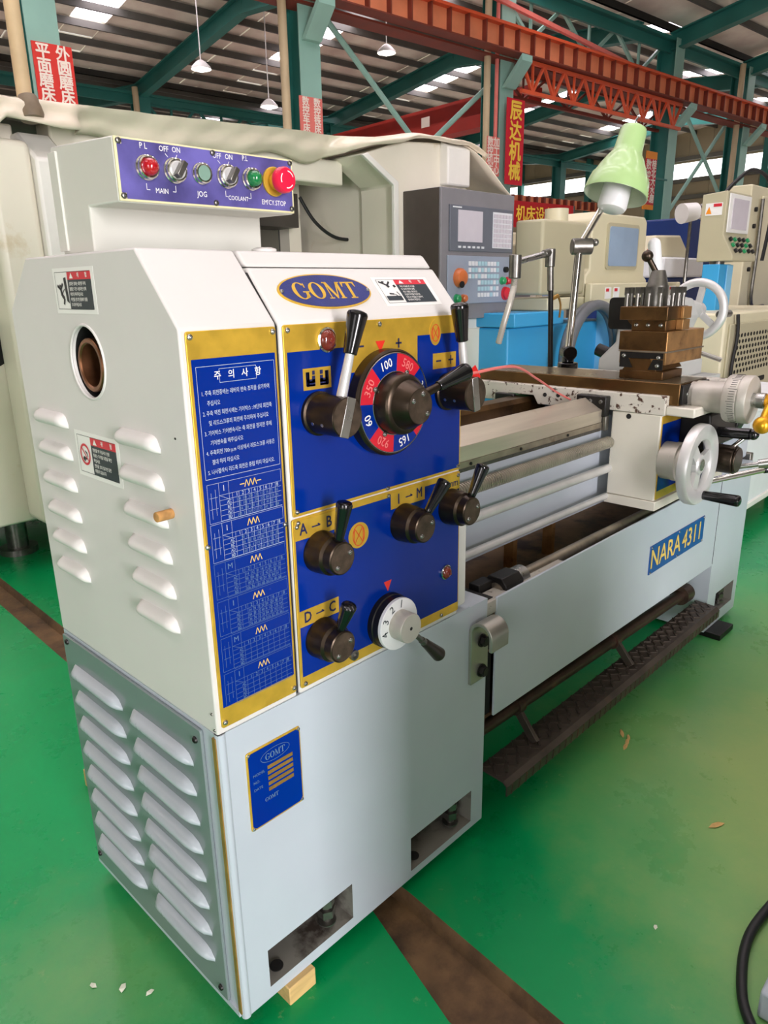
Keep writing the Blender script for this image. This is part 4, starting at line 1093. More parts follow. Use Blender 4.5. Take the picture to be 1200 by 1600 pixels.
# ---- carriage
AX0, AX1, AY0, AY1 = 1.410, 1.905, -0.030, 0.112
m = MB(); m.box(AX0, AX1, AY0, AY1, 0.664, 0.9040)
apron = m.build('apron', MATS['apron_cream'] if 'apron_cream' in MATS else mat('apron_cream', (214,210,196), 0.36, var=0.04, wear=(58,48,40), wear_lo=0.8, wear_hi=0.81, wear_scale=60), lathe, bevel=0.0035)
tag(apron, 'cream carriage apron with blue front plate and handwheel')
m = MB(); m.box(AX0-0.004, AX1+0.004, AY0-0.006, AY1+0.004, 0.6375, 0.6635); m.build('apron_sill', MATS['apron_cream'], apron, bevel=0.0015)
for x_, y_, z_ in ((AX0,0.062,0.893),(AX0,0.060,0.9215)):
    m = MB(); m.cyl((x_-0.0012,y_,z_),(x_+0.004,y_,z_),0.0072,n=18); m.build('bolt_hole', MATS['dark_recess'], apron)
m = MB(); m.box(AX0+0.006, AX1-0.006, AY0-0.0022, AY0, 0.668, 0.901); fpl = m.build('apron_plate', MATS['brass'], apron)
m = MB(); m.box(AX0+0.009, AX1-0.010, AY0-0.0030, AY0-0.0022, 0.692, 0.880); m.build('enamel_field', MATS['enamel'], fpl)
# handwheel
hx, hz = 1.452, 0.777
m = MB(); m.lathe((hx,AY0-0.002,hz),(0,-1,0),[(0.052,0),(0.052,0.030),(0.0535,0.031),(0.0535,0.046),(0.047,0.048),(0.046,0.070),(0.03,0.072)],48); hb = m.build('wheel_dial', MATS['dull_aluminium'], apron)
m = MB(); yw = -0.124
m.lathe((hx,yw,hz),(0,-1,0),[(0.108,-0.014),(0.110,-0.010),(0.110,0.008),(0.107,0.013),(0.078,0.013),(0.070,0.010),(0.066,0.004),(0.066,-0.006),(0.072,-0.013)],56,close=True)
m.lathe((hx,yw,hz),(0,-1,0),[(0.028,-0.022),(0.028,0.006),(0.024,0.010),(0.0,0.010)],36)
for a in (15, 135, 255):
    a = math.radians(a)
    u_ = Vector((math.cos(a),0,math.sin(a))); v_ = Vector((-math.sin(a),0,math.cos(a)))
    m.obox(Vector((hx,yw-0.000,hz)) + u_*0.050, u_, v_, Y3, 0.028, 0.017, 0.006)
hw = m.build('handwheel', MATS['aluminium'], apron)
tag(hw, 'silver three-spoke handwheel on the apron')
m = MB(); m.lathe((hx,yw,hz),(0,-1,0),[(0.016,0.0102),(0.016,0.012),(0,0.012)],24); m.build('wheel_nut', MATS['steel'], hw)
a = math.radians(-72); hpos = Vector((hx+0.094*math.cos(a), yw-0.012, hz+0.094*math.sin(a)))
m = MB(); grip(m, hpos, hpos + Vector((0,-0.098,0.0)), 0.0125, 0.0155); m.build('wheel_grip', MATS['bakelite'], hw)
# right side details of the apron: feed gearbox, levers
m = MB(); m.box(1.535,1.740,-0.115,AY0,0.800,0.900); m.cyl((1.74,-0.075,0.85),(1.80,-0.075,0.85),0.046,n=28); m.build('feed_gearbox', MATS['black_steel'], apron, bevel=0.006, seg=3)
m = MB(); m.cyl((1.62,-0.030,0.765),(1.62,-0.165,0.765),0.040,n=32); m.cyl((1.62,-0.165,0.765),(1.62,-0.172,0.765),0.036,n=32); kb = m.build('feed_knob', MATS['oxide'], apron, bevel=0.002)
m = MB(); p0 = Vector((1.62,-0.150,0.80)); d = Vector((0.45,-0.5,0.55)).normalized(); m.cyl(p0, p0+d*0.10, 0.006, n=12); m.build('knob_lever', MATS['chrome'], kb)
m = MB(); m.cyl((1.60,-0.08,0.842),(1.60,-0.20,0.846),0.014,0.016,n=20); m.sphere((1.60,-0.208,0.846),0.015,10); m.build('clamp_handle', MATS['bakelite'], apron)
m = MB(); m.cyl((1.70,-0.05,0.700),(1.74,-0.19,0.735),0.0075,n=14); m.cyl((1.74,-0.19,0.735),(1.762,-0.25,0.750),0.013,0.016,n=18); m.build('half_nut_lever', MATS['steel'], apron)
m = MB(); m.cyl((1.66,-0.05,0.668),(1.83,-0.18,0.700),0.0095,n=14); m.build('start_lever', MATS['chrome'], apron)
m = MB(); d = (Vector((1.83,-0.18,0.700))-Vector((1.66,-0.05,0.668))).normalized(); grip(m, Vector((1.83,-0.18,0.700))+d*0.0, Vector((1.83,-0.18,0.700))+d*0.09, 0.012, 0.016); m.build('start_lever_grip', MATS['bakelite'], apron)
m = MB(); m.cyl((1.60,-0.034,0.690),(1.60,-0.075,0.690),0.026,n=28); m.sphere((1.595,-0.085,0.725),0.014,10); m.build('lever_boss', MATS['steel_dark'], apron)

# saddle
m = MB()
m.prism([(AY0-0.008,0.9050),(AY0-0.008,0.9560),(0.60,0.9560),(0.60,0.900),(0.50,0.900),(0.46,0.925),(0.37,0.925),(0.355,0.900),(0.235,0.900),(0.20,0.944),(0.165,0.944),(0.118,0.9050)], 'yz', AX0-0.002, AX1)
sad = m.build('saddle', MATS['chipped'], lathe, bevel=0.002)
tag(sad, 'chipped cream saddle over the bed ways')
m = MB(); m.box(AX0+0.004, 1.64, AY0-0.085, AY0-0.008, 0.905, 0.930); m.build('saddle_nose', MATS['apron_cream'], sad, bevel=0.004)
m = MB(); m.box(AX0-0.030, AX0-0.002, 0.118, 0.210, 0.888, 0.945); wp = m.build('way_wiper', MATS['black_steel'], sad, bevel=0.003)
m = MB(); m.box(AX0-0.022, AX0-0.002, 0.118, 0.150, 0.848, 0.890); m.build('wiper_lip', MATS['steel_dark'], wp, bevel=0.002)
for y_ in (0.133, 0.165, 0.195): screw(wp, (AX0-0.030,y_,0.930), (-1,0,0), 0.006, 'steel_dark')
for y_, z_ in ((0.285,0.932),(0.330,0.930),(0.300,0.946)):
    m = MB(); m.cyl((AX0-0.004,y_,z_),(AX0+0.002,y_,z_),0.006,n=14); m.build('bolt_hole', MATS['dark_recess'], sad)
m = MB(); m.box(AX0-0.020, AX0-0.002, 0.430, 0.500, 0.900, 0.925); m.build('rear_wiper', MATS['black_steel'], sad, bevel=0.003)
# cross slide
m = MB(); m.prism([(1.4300,0.9300),(1.4300,0.9880),(1.6100,0.9880),(1.6100,0.9300)], 'xz', -0.064, 0.590)
cs_ = m.build('cross_slide', MATS['slide_brown'] if 'slide_brown' in MATS else mat('slide_brown', (112,84,50), 0.24, metal=0.8, var=0.22, scale=10, wear=(70,50,30), wear_lo=0.5, wear_hi=0.72, wear_scale=7), lathe, bevel=0.002)
tag(cs_, 'oily brown steel cross slide')
m = MB(); m.box(1.432,1.608,-0.060,0.587,0.9882,0.9890); m.build('slide_top', MATS['slide_top'] if 'slide_top' in MATS else mat('slide_top', (150,140,118), 0.28, metal=0.9, var=0.14, scale=10), cs_)
m = MB(); m.box(1.432,1.608,-0.0725,-0.0645,0.934,0.985); fpb = m.build('slide_end_plate', MATS['black_steel'], cs_, bevel=0.0015)
for x_, z_ in ((1.46,0.960),(1.52,0.972),(1.58,0.972),(1.59,0.952)): screw(fpb, (x_,-0.0725,z_), (0,-1,0), 0.005)
# cross feed dial and ball crank
dx, dz = 1.500, 0.9535; dax = (0,-1,0)
m = MB(); m.lathe((dx,-0.070,dz),dax,[(0.036,0),(0.036,0.012),(0.040,0.014),(0.043,0.095),(0.050,0.098)],40); cf = m.build('cross_feed_sleeve', MATS['dull_aluminium'], cs_)
m = MB(); m.lathe((dx,-0.070,dz),dax,[(0.050,0.094),(0.060,0.096),(0.062,0.100),(0.062,0.130),(0.060,0.131),(0.060,0.134),(0.062,0.135),(0.062,0.152),(0.060,0.155),(0.0,0.155)],48); dd = m.build('cross_feed_dial', MATS['dull_aluminium'], cs_)
m = MB()
for i in range(60):
    a = 2*math.pi*i/60; u_ = Vector((math.cos(a),0,math.sin(a)))
    m.obox(Vector((dx,-0.190,dz)) + u_*0.0621, u_, u_.cross(Y3), Y3, 0.0004, 0.0005, 0.007 if i % 5 else 0.011)
m.build('dial_graduations', MATS['black_ink'], dd, angle=0)
m = MB(); m.cyl((dx,-0.225,dz),(dx,-0.262,dz),0.017,n=24); m.cyl((dx,-0.235,dz),(dx,-0.255,dz),0.020,n=24); m.build('crank_hub', MATS['steel'], cs_)
m = MB(); c0 = Vector((dx,-0.272,dz)); m.cyl(c0+Vector((0.055,0,0.052)), c0-Vector((0.055,0,0.052)), 0.0125, n=18); m.sphere(c0+Vector((0.055,0,0.052)),0.024,10); m.sphere(c0-Vector((0.055,0,0.052)),0.022,10); m.sphere(c0,0.023,10)
ck = m.build('ball_crank', MATS['brass_yellow'], cs_); tag(ck, 'brass ball crank handle of the cross feed')
m = MB(); q0 = c0+Vector((0.055,-0.010,0.052)); m.cyl(q0, q0+Vector((0,-0.06,0)),0.010,0.013,n=18); m.build('crank_grip', MATS['bakelite'], ck)

# compound rest and tool post
m = MB(); m.box(1.470,1.600,0.004,0.130,0.9890,1.0120); m.prism([(0.022,1.012),(0.122,1.012),(0.100,1.046),(0.044,1.046)], 'yz', 1.470, 1.640)
cr_ = m.build('compound_base', MATS['oily_brown'], lathe, bevel=0.0015); tag(cr_, 'oily brown compound rest base')
m = MB(); m.prism([(0.006,1.016),(0.046,1.016),(0.034,1.044),(0.006,1.044)], 'yz', 1.467, 1.4715); m.prism([(0.092,1.020),(0.130,1.020),(0.130,1.046),(0.106,1.046)], 'yz', 1.467, 1.4715); m.box(1.467,1.471,0.006,0.130,1.046,1.062)
gp = m.build('compound_gib', MATS['black_steel'], cr_)
for y_, z_ in ((0.118,1.052),(0.018,1.050),(0.020,1.028)): screw(gp, (1.467,y_,z_), (-1,0,0), 0.006)
m = MB(); m.box(1.4715,1.720,0.000,0.134,1.030,1.118); m.build('compound_slide', MATS['oily_tan'], cr_, bevel=0.0015)
m = MB(); m.box(1.4695,1.720,-0.004,0.137,1.0625,1.0665); m.build('slide_scraper', MATS['steel_worn'], cr_)
m = MB(); m.box(1.4680,1.475,0.002,0.136,1.068,1.1175); m.build('slide_end', MATS['oily_brown'], cr_)
m = MB(); m.cyl((1.72,0.066,1.06),(1.775,0.066,1.06),0.016,n=20); m.sphere((1.79,0.05,1.04),0.020,10); m.cyl((1.78,0.06,1.05),(1.80,-0.03,1.02),0.007,n=12); m.build('compound_crank', MATS['steel'], cr_)
m = MB(); m.box(1.490,1.600,0.016,0.114,1.118,1.150); m.box(1.466,1.600,0.004,0.140,1.148,1.184)
tp = m.build('tool_post', MATS['oily_brown'], lathe, bevel=0.002); tag(tp, 'square four-way tool post with a row of clamp screws')
m = MB(); m.box(1.55,1.605,-0.004,0.004,1.150,1.182); m.box(1.555,1.602,-0.003,0.016,1.120,1.148); m.build('tool_post_side', MATS['oily_tan'], tp, bevel=0.001)
for y_ in (0.030, 0.066, 0.100): screw(tp, (1.490,y_,1.134), (-1,0,0), 0.006)
ps = MB(); ps.cyl((0,0,0),(0,0,0.034),0.0056,n=14); ps.box(-0.0055,0.0055,-0.0055,0.0055,0.034,0.050); ps.cyl((0,0,0.029),(0,0,0.034),0.0076,n=14); pme = ps.mesh('clamp_screw', MATS['steel_dark'], 30)
for x_, y_ in ((1.478,0.128),(1.478,0.098),(1.478,0.066),(1.478,0.034),(1.512,0.014),(1.546,0.013),(1.580,0.014),(1.590,0.044),(1.590,0.076),(1.590,0.108),(1.512,0.131),(1.548,0.131),(1.582,0.131)):
    inst(pme, 'clamp_screw', tp, Matrix.Translation((x_,y_,1.184)))
m = MB(); m.lathe((1.535,0.070,1.184),(0,0,1),[(0.030,0),(0.030,0.052),(0.028,0.056),(0.019,0.090),(0.017,0.094),(0,0.094)],32); lk = m.build('clamp_hub', MATS['steel_dark'], tp)
m = MB(); m.cyl((1.53,0.072,1.268),(1.515,0.094,1.312),0.0075,n=14); m.sphere((1.514,0.096,1.315),0.0155,10); m.build('clamp_lever', MATS['oxide'], lk)

# ---- tailstock
m = MB(); m.prism([(0.17,0.93),(0.17,0.985),(0.215,1.02),(0.215,1.09),(0.20,1.13),(0.225,1.19),(0.30,1.205),(0.375,1.16),(0.380,1.05),(0.44,0.99),(0.44,0.93)], 'yz', 1.93, 2.19)
ts = m.build('tailstock_body', MATS['cast_grey'] if 'cast_grey' in MATS else mat('cast_grey', (178,180,176), 0.42, var=0.06), lathe, bevel=0.008, seg=3); tag(ts, 'grey tailstock casting behind the tool post')
m = MB(); m.prism(rrect(0.265,0.400,1.095,1.200,0.014,3), 'yz', 1.905, 1.932); m.build('tailstock_flange', MATS['black_steel'], ts, bevel=0.002)
m = MB(); m.cyl((1.84,0.272,1.146),(1.92,0.272,1.146),0.030,n=28); m.lathe((1.86,0.272,1.146),(-1,0,0),[(0.038,-0.01),(0.038,0.0),(0.034,0.0)],28); m.build('tailstock_quill', MATS['oily_brown'], ts)
m = MB(); m.cyl((2.19,0.272,1.146),(2.30,0.272,1.146),0.042,0.036,n=32); m.cyl((2.30,0.272,1.146),(2.34,0.272,1.146),0.022,n=24); m.build('tailstock_sleeve', MATS['cast_grey'], ts)
m = MB(); m.torus((2.345,0.272,1.146),(1,0,0),0.098,0.0155,56,14); m.cyl((2.325,0.272,1.146),(2.365,0.272,1.146),0.028,n=24)
for a in (100, 220, 340):
    a = math.radians(a); u_ = Vector((0,math.cos(a),math.sin(a))); m.obox(Vector((2.345,0.272,1.146)) + u_*0.06, u_, u_.cross(X3), X3, 0.042, 0.011, 0.006)
tw = m.build('tailstock_wheel', MATS['aluminium'], ts); tag(tw, 'light grey three-spoke tailstock handwheel')
m = MB(); m.cyl((2.35,0.19,1.13),(2.45,0.19,1.13),0.013,n=18); m.build('wheel_grip', MATS['steel_dark'], tw)
m = MB(); m.cyl((2.06,0.30,1.19),(2.03,0.315,1.37),0.024,0.021,n=20); m.sphere((2.03,0.315,1.37),0.021,8); m.build('quill_lock_lever', MATS['white_plastic'], ts)
m = MB(); m.cyl((1.96,0.40,1.0),(1.96,0.46,1.02),0.022,n=18); m.build('lock_knob', MATS['black_steel'], ts)
m = MB(); m.box(1.90,2.22,0.115,0.43,0.918,0.932); m.build('tailstock_sole', MATS['cast_grey'], ts)
bedx('tail_way', [(0.130,0.872),(0.128,0.908),(0.140,0.913),(0.182,0.930),(0.205,0.915),(0.225,0.906),(0.225,0.872)], 'way_steel', 1.905, 2.260, bed)
bedx('tail_rear_way', [(0.385,0.862),(0.385,0.905),(0.395,0.917),(0.445,0.917),(0.45,0.862)], 'oily_brown', 1.905, 2.26, bed)
m = MB(); m.box(2.262,2.345,0.03,0.16,0.62,0.86); m.build('rod_bearing_block', MATS['grey_paint'], lathe, bevel=0.006)

# ---- things attached to the lathe
lamp = thing('work_lamp', 'jointed work lamp with pale green metal shade above the lathe', 'lamp', (1.752,0.458,0.957))
m = MB(); m.cyl((1.752,0.458,0.957),(1.752,0.458,0.990),0.034,n=24); m.cyl((1.752,0.458,0.990),(1.754,0.459,1.040),0.020,n=20); m.cyl((1.735,0.44,1.022),(1.775,0.48,1.022),0.024,n=18); m.build('lamp_base', MATS['bakelite'], lamp, bevel=0.003)
J1 = Vector((1.811,0.474,1.365)); 
m = MB(); m.cyl((1.754,0.459,1.035), J1, 0.0125, n=20); m.build('lower_arm', MATS['chrome'], lamp)
m = MB(); m.cyl(J1+Vector((-0.018,0.018,0)), J1+Vector((0.030,-0.030,0)), 0.026, n=24); m.sphere(J1+Vector((0.040,-0.036,0.012)),0.012,8); m.build('arm_joint', MATS['steel_dark'], lamp, bevel=0.003)
J2 = Vector((1.930,0.428,1.548))
m = MB(); m.cyl(J1, J2, 0.0105, n=20); m.build('upper_arm', MATS['chrome'], lamp)
rim = Vector((1.911,0.410,1.523)); top = Vector((1.984,0.395,1.736)); ax = (top-rim).normalized(); Ls = (top-rim).length
m = MB()
pr_o = [(0.104,0.0),(0.1045,0.004),(0.100,0.030),(0.094,0.055),(0.088,0.062),(0.078,0.085),(0.064,0.112),(0.054,0.128),(0.049,0.134),(0.046,0.150),(0.043,0.205),(0.040,0.216),(0.030,0.222),(0.0,0.224)]
k_ = Ls/0.224
pr_o = [(r_, h_*k_) for r_, h_ in pr_o]
pr_i = [(max(0,r_-0.003), h_-0.003 if h_ > 0.01 else h_) for r_, h_ in reversed(pr_o)]
m.lathe(rim, ax, pr_o, 56); sh = m.build('lamp_shade', MATS['lamp_green'], lamp, angle=50); tag(sh, 'pale green stepped bell shade')
m = MB(); m.lathe(rim, ax, pr_i + [pr_o[0]], 56); m.build('shade_inside', MATS['lamp_inside'], sh, angle=50)
m = MB(); m.lathe(rim, ax, [(0.0,-0.052),(0.030,-0.052),(0.044,-0.046),(0.048,-0.036),(0.046,0.03),(0.036,0.07),(0.02,0.09)], 36); m.build('bulb', MATS['bulb'], lamp)
m = MB(); tt = rim + ax*Ls; m.tube([tt, tt+Vector((0.004,0.0,0.018)), tt+Vector((0.012,-0.004,0.030))],0.003,8); m.build('shade_hook', MATS['steel'], sh)

cp = thing('coolant_pipe', 'black jointed coolant pipe with flexible metal hose behind the saddle', 'coolant pipe', (1.673,0.476,0.957))
m = MB(); m.cyl((1.673,0.476,0.957),(1.674,0.492,1.25),0.0085,n=16); m.build('riser', MATS['black_steel'], cp)
m = MB(); m.cyl((1.674,0.492,1.225),(1.675,0.499,1.335),0.0105,n=16); m.cyl((1.675,0.499,1.300),(1.675,0.499,1.356),0.016,n=18); m.cyl((1.675,0.499,1.345),(1.640,0.502,1.339),0.013,n=16); m.build('elbow_joint', MATS['steel_dark'], cp, bevel=0.002)
m = MB(); m.cyl((1.675,0.499,1.344),(1.500,0.515,1.313),0.010,n=16); m.build('swing_arm', MATS['steel'], cp)
m = MB(); m.cyl((1.500,0.515,1.335),(1.498,0.514,1.265),0.019,n=20); m.build('drop_joint', MATS['steel_dark'], cp, bevel=0.002)
pts = [Vector((1.498,0.514,1.268)),Vector((1.492,0.511,1.240)),Vector((1.462,0.505,1.190)),Vector((1.448,0.515,1.130)),Vector((1.450,0.534,1.070))]
m = MB(); q = []
for i in range(len(pts)-1):
    for s in range(14): q.append(pts[i].lerp(pts[i+1], s/14))
q.append(pts[-1])
for it in range(6):
    q = [q[0]] + [(q[i-1]+q[i]*2+q[i+1])/4 for i in range(1,len(q)-1)] + [q[-1]]
m.tube(q, [0.0105 if i % 2 else 0.0088 for i in range(len(q))], 12); m.build('flexible_hose', MATS['dull_aluminium'], cp, angle=60)
m = MB(); m.cyl((1.677,0.488,1.20),(1.70,0.478,1.21),0.007,n=12); m.tube([(1.70,0.478,1.21),(1.712,0.474,1.18),(1.705,0.472,1.14)],0.0035,8,4); m.build('pipe_tap', MATS['brass_dark'], cp)

tagt = thing('warning_tag', 'red tag on a pink cord tied to the right headstock lever', 'tag', (0.523,-0.050,1.100))
m = MB(); m.tube([(0.524,-0.052,1.096),(0.548,-0.056,1.099),(0.75,0.0,1.088),(0.98,0.09,1.035),(1.20,0.17,0.975),(1.392,0.236,0.926)],0.0028,8,8); m.build('cord', MATS['pink_cord'], tagt)
m = MB(); m.prism([(0.532,1.105),(0.545,1.112),(0.560,1.092),(0.556,1.070),(0.543,1.062),(0.536,1.085)], 'xz', -0.0565, -0.0545); m.build('tag_leaf', MATS['red_tag'], tagt)

# ---- blocks under the machine
def block(x0,x1,y0,y1,z1,mt,label,cat='block',name='wood_block'):
    t = MB(); t.box(x0,x1,y0,y1,0,z1-0.0004); o = t.build(name, MATS[mt], None, bevel=0.002); return tag(o, label, cat)
block(0.088,0.150,-0.012,0.12,ZB,'wood','pale wooden shim under the front left corner of the lathe base')
block(0.110,0.19,0.79,0.87,0.05,'wood','wooden block on the floor behind the louvred end of the lathe base')
block(2.045,2.175,-0.055,0.12,0.022,'black_steel','dark flat pad under the right leg of the lathe','pad','levelling_pad')
# ================================================================== the hall
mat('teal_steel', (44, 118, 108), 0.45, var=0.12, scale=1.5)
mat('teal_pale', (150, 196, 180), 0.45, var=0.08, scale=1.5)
mat('purlin', (84, 84, 78), 0.55, var=0.15, scale=2)
mat('roof_sheet', (246, 232, 214), 0.6, var=0.22, scale=1.1, stretch=(1, 1, 1))
mat('skylight', (255, 240, 250), 0.5, var=0.03, emit=SKYLIGHT)
mat('window_glow', (255, 255, 255), 0.5, var=0.0, emit=2.2)
mat('wall_sheet', (172, 162, 130), 0.6, var=0.12, scale=0.8)
mat('wall_dark', (108, 108, 98), 0.65, var=0.2, scale=0.7)
mat('crane_orange', (222, 92, 52), 0.45, var=0.1, scale=3)
mat('crane_light', (232, 142, 98), 0.5, var=0.1, scale=3)
mat('crane_dark', (120, 52, 36), 0.6, var=0.2, scale=3)
mat('crane_red', (176, 44, 30), 0.5, var=0.12, scale=2)
mat('downpipe', (204, 186, 148), 0.5, var=0.1, scale=2)
mat('sign_red', (222, 56, 46), 0.45, var=0.05)
mat('sign_crimson', (208, 28, 48), 0.45, var=0.05)
mat('sign_pink', (232, 128, 116), 0.5, var=0.06)
mat('sign_yellow', (246, 208, 72), 0.5, var=0.03)
mat('sign_cream', (250, 236, 220), 0.5, var=0.03)
mat('sign_orange', (244, 148, 26), 0.5, var=0.03)
mat('white_enamel', (240, 240, 236), 0.3, var=0.02)
mat('lamp_glow', (255, 252, 240), 0.5, var=0.0, emit=6.0)

KN, KF, KX = 8.97, 20.0, 31.0       # column rows
def hbox(mb, a0, a1, k0, k1, z0, z1):
    vs = [H(a, k, z) for z in (z0, z1) for a, k in ((a0,k0),(a1,k0),(a1,k1),(a0,k1))]
    mb.add(vs, [(0,3,2,1),(4,5,6,7),(0,1,5,4),(1,2,6,5),(2,3,7,6),(3,0,4,7)])
def hbeam(mb, p0, p1, w, h): mb.beam(H(*p0), H(*p1), w, h)

# walls
m = MB()
for i in range(36):
    a = -6 + i*1.05; hbox(m, a, a+1.0, KX+0.4, KX+0.5, 0, 4.2); hbox(m, a, a+1.0, KX+0.42, KX+0.5, 4.2, 7.2)
wf = m.build('wall_back', MATS['wall_dark'], None, angle=0); tag(wf, 'dim sheet metal wall at the back of the hall', kind='structure')
AE = 31.0
m = MB()
for i in range(40):
    k = -8 + i*1.0
    hbox(m, AE, AE+0.1 + (0.03 if i % 2 else 0), k, k+0.98, 0, 5.36); hbox(m, AE, AE+0.1, k, k+0.98, 6.02, 8.2)
we = m.build('wall_right', MATS['wall_sheet'], None, angle=0); tag(we, 'beige sheet metal end wall with a window band', kind='structure')
for z in (2.6, 3.7, 4.6, 5.25, 6.1):
    m = MB(); hbox(m, AE-0.12, AE, -8, 32, z, z+0.16); m.build('girt', MATS['wall_dark'] if z != 3.7 else MATS['downpipe'], we, angle=0)
n_ = 0
for k in (-4.0, 0.5, 5.0, 9.4, 13.8, 18.2, 22.6, 27.0):
    m = MB(); hbox(m, AE+0.03, AE+0.05, k, k+4.25, 5.36, 6.02); n_ += 1
    w_ = m.build('window_%d' % n_, MATS['window_glow'], None, angle=0); tag(w_, 'bright daylight window in the far end wall', kind='structure')
for k in range(-8, 32, 4):
    m = MB(); hbox(m, AE-0.25, AE-0.02, k+0.6, k+0.85, 0, 7.0); m.build('wall_post', MATS['teal_steel'], we, angle=0)

# walls behind the camera: front wall with one wide open gate, left wall
KW = -8.0
m = MB(); hbox(m, -7.0, DOOR_A0, KW-0.15, KW, 0, 6.6); hbox(m, DOOR_A1, AE, KW-0.15, KW, 0, 6.6); hbox(m, DOOR_A0, DOOR_A1, KW-0.15, KW, DOOR_Z, 6.6)
wfr = m.build('wall_front', MATS['wall_dark'], None, angle=0); tag(wfr, 'sheet metal wall with a tall open doorway behind the camera', kind='structure')
m = MB(); hbox(m, -7.15, -7.0, -3.3, KX+0.5, 0, 7.6); hbox(m, -7.15, -7.0, KW, -6.3, 0, 7.6); hbox(m, -7.15, -7.0, -6.3, -3.3, 3.5, 7.6)  # low opening invented for the added side fill
wlf = m.build('wall_left', MATS['wall_dark'], None, angle=0); tag(wlf, 'sheet metal wall at the left end of the hall', kind='structure')
# roof
ceil = bpy.data.objects.new('ceiling', None); place(ceil, Matrix.Translation((12, 14, 7)), None)
tag(ceil, 'corrugated steel roof with teal rafters and skylight strips', kind='structure')
def zroof(k, bay):
    k0, k1, rise = bay
    mid = (k0+k1)/2
    return 6.55 + rise * (1 - abs(k-mid)/((k1-k0)/2))
BAYS = [(KN, KF, 0.62, -7.0, AE), (KF, KX, 0.62, -7.0, AE), (-8.0, KN, 1.36, -7.0, AE)]
SKY_A = {0: [-3.4, 1.7, 6.45, 11.55, 16.55, 21.6, 26.6], 1: [-1.0, 4.0, 14.0, 24.0], 2: [-4.5, -0.8, 1.2, 3.0, 7.0, 11.0, 22.0, 27.0]}  # near-bay strips over the lathe are unseen, laid out for their light
rpm, skm = {}, {}
for bi, bay in enumerate(BAYS):
    k0, k1, rise, a0, a1 = bay; b3 = (k0, k1, rise)
    kmin = k0
    nk = 13
    ks = [kmin + (k1-kmin)*i/(nk if bi != 2 else 18) for i in range((nk if bi != 2 else 18)+1)]
    # purlins
    for k in ks:
        z = zroof(k, b3) + 0.10
        m = MB(); hbeam(m, (a0, k, z), (a1, k, z), 0.06, 0.14); m.build('purlin', MATS['purlin'], ceil, angle=0)
    # rafters
    ras = [a for a in ([-3.4, 2.9, 9.0, 15.4, 21.6, 27.6] if bi != 2 else [-3.4, 2.9, 6.6, 10.8, 16.7, 20.3, 26.0]) if a0 <= a <= a1]
    for a in ras:
        mid = (k0+k1)/2
        for ka, kb in ((max(k0,kmin), mid), (mid, k1)) if mid > kmin else ((kmin, k1),):
            m = MB(); za, zb = zroof(ka, b3)-0.18, zroof(kb, b3)-0.18
            hbeam(m, (a, ka, za), (a, kb, zb), 0.03, 0.34)
            hbeam(m, (a, ka, za-0.17), (a, kb, zb-0.17), 0.22, 0.03); hbeam(m, (a, ka, za+0.17), (a, kb, zb+0.17), 0.22, 0.03)
            m.build('rafter', MATS['teal_steel'], ceil, angle=0)
    # sheets and skylights between purlins
    for i in range(len(ks)-1):
        kA, kB = ks[i], ks[i+1]
        zA, zB = zroof(kA, b3)+0.2, zroof(kB, b3)+0.2
        cur = a0; cuts = sorted(SKY_A[bi]) + [a1]
        for c in cuts:
            while cur < c - 0.01:
                e = min(cur+3.0, c)
                m = MB(); m.add([H(cur+0.02,kA,zA),H(e-0.02,kA,zA),H(e-0.02,kB,zB),H(cur+0.02,kB,zB),H(cur+0.02,kA,zA+0.05),H(e-0.02,kA,zA+0.05),H(e-0.02,kB,zB+0.05),H(cur+0.02,kB,zB+0.05)], [(0,1,2,3),(4,7,6,5),(0,4,5,1),(1,5,6,2),(2,6,7,3),(3,7,4,0)])
                m.build('roof_sheet', MATS['roof_sheet'], ceil, angle=0)
                cur = e
            if c < a1:
                m = MB(); e = c+0.75
                m.add([H(c,kA+0.06,zA),H(e,kA+0.06,zA),H(e,kB-0.06,zB),H(c,kB-0.06,zB),H(c,kA+0.06,zA+0.03),H(e,kA+0.06,zA+0.03),H(e,kB-0.06,zB+0.03),H(c,kB-0.06,zB+0.03)], [(0,1,2,3),(4,7,6,5),(0,4,5,1),(1,5,6,2),(2,6,7,3),(3,7,4,0)])
                solid = (bi == 0 and kB > 17.6) or (bi == 2 and kA < (-0.6 if c < 2 else -3.5))
                m.build('roof_sheet' if solid else 'skylight_panel', MATS['roof_sheet' if solid else 'skylight'], ceil, angle=0)
                cur = e
# eave struts and lattice girders along the column rows
for k, z in ((KN, 6.40), (KF, 6.30)):
    m = MB(); hbeam(m, (-6, k, z), (AE, k, z), 0.30, 0.06); hbeam(m, (-6, k, z-0.12), (AE, k, z-0.12), 0.06, 0.24); m.build('eave_strut', MATS['teal_steel'], ceil, angle=0)
def lattice(parent, a0, a1, k, z0, z1, step, mt, w=0.05, chord=0.09):
    m = MB(); hbeam(m, (a0,k,z0), (a1,k,z0), chord, chord); hbeam(m, (a0,k,z1), (a1,k,z1), chord, chord); m.build('chord', MATS[mt], parent, angle=0)
    n = max(1, int((a1-a0)/step)); st = (a1-a0)/n
    for i in range(n):
        a = a0 + st*i
        m = MB(); hbeam(m, (a,k,z1), (a+st/2,k,z0), w, w); m.build('web_bar', MATS[mt], parent, angle=0)
        m = MB(); hbeam(m, (a+st/2,k,z0), (a+st,k,z1), w, w); m.build('web_bar', MATS[mt], parent, angle=0)
        m = MB(); hbeam(m, (a+st/2,k,z0), (a+st/2,k,z1), w*0.8, w*0.8); m.build('web_bar', MATS[mt], parent, angle=0)
lg = thing('lattice_girder', 'pale teal lattice girder below the roof eave above the orange crane rail', 'girder', H(13.7, KN, 6.2))
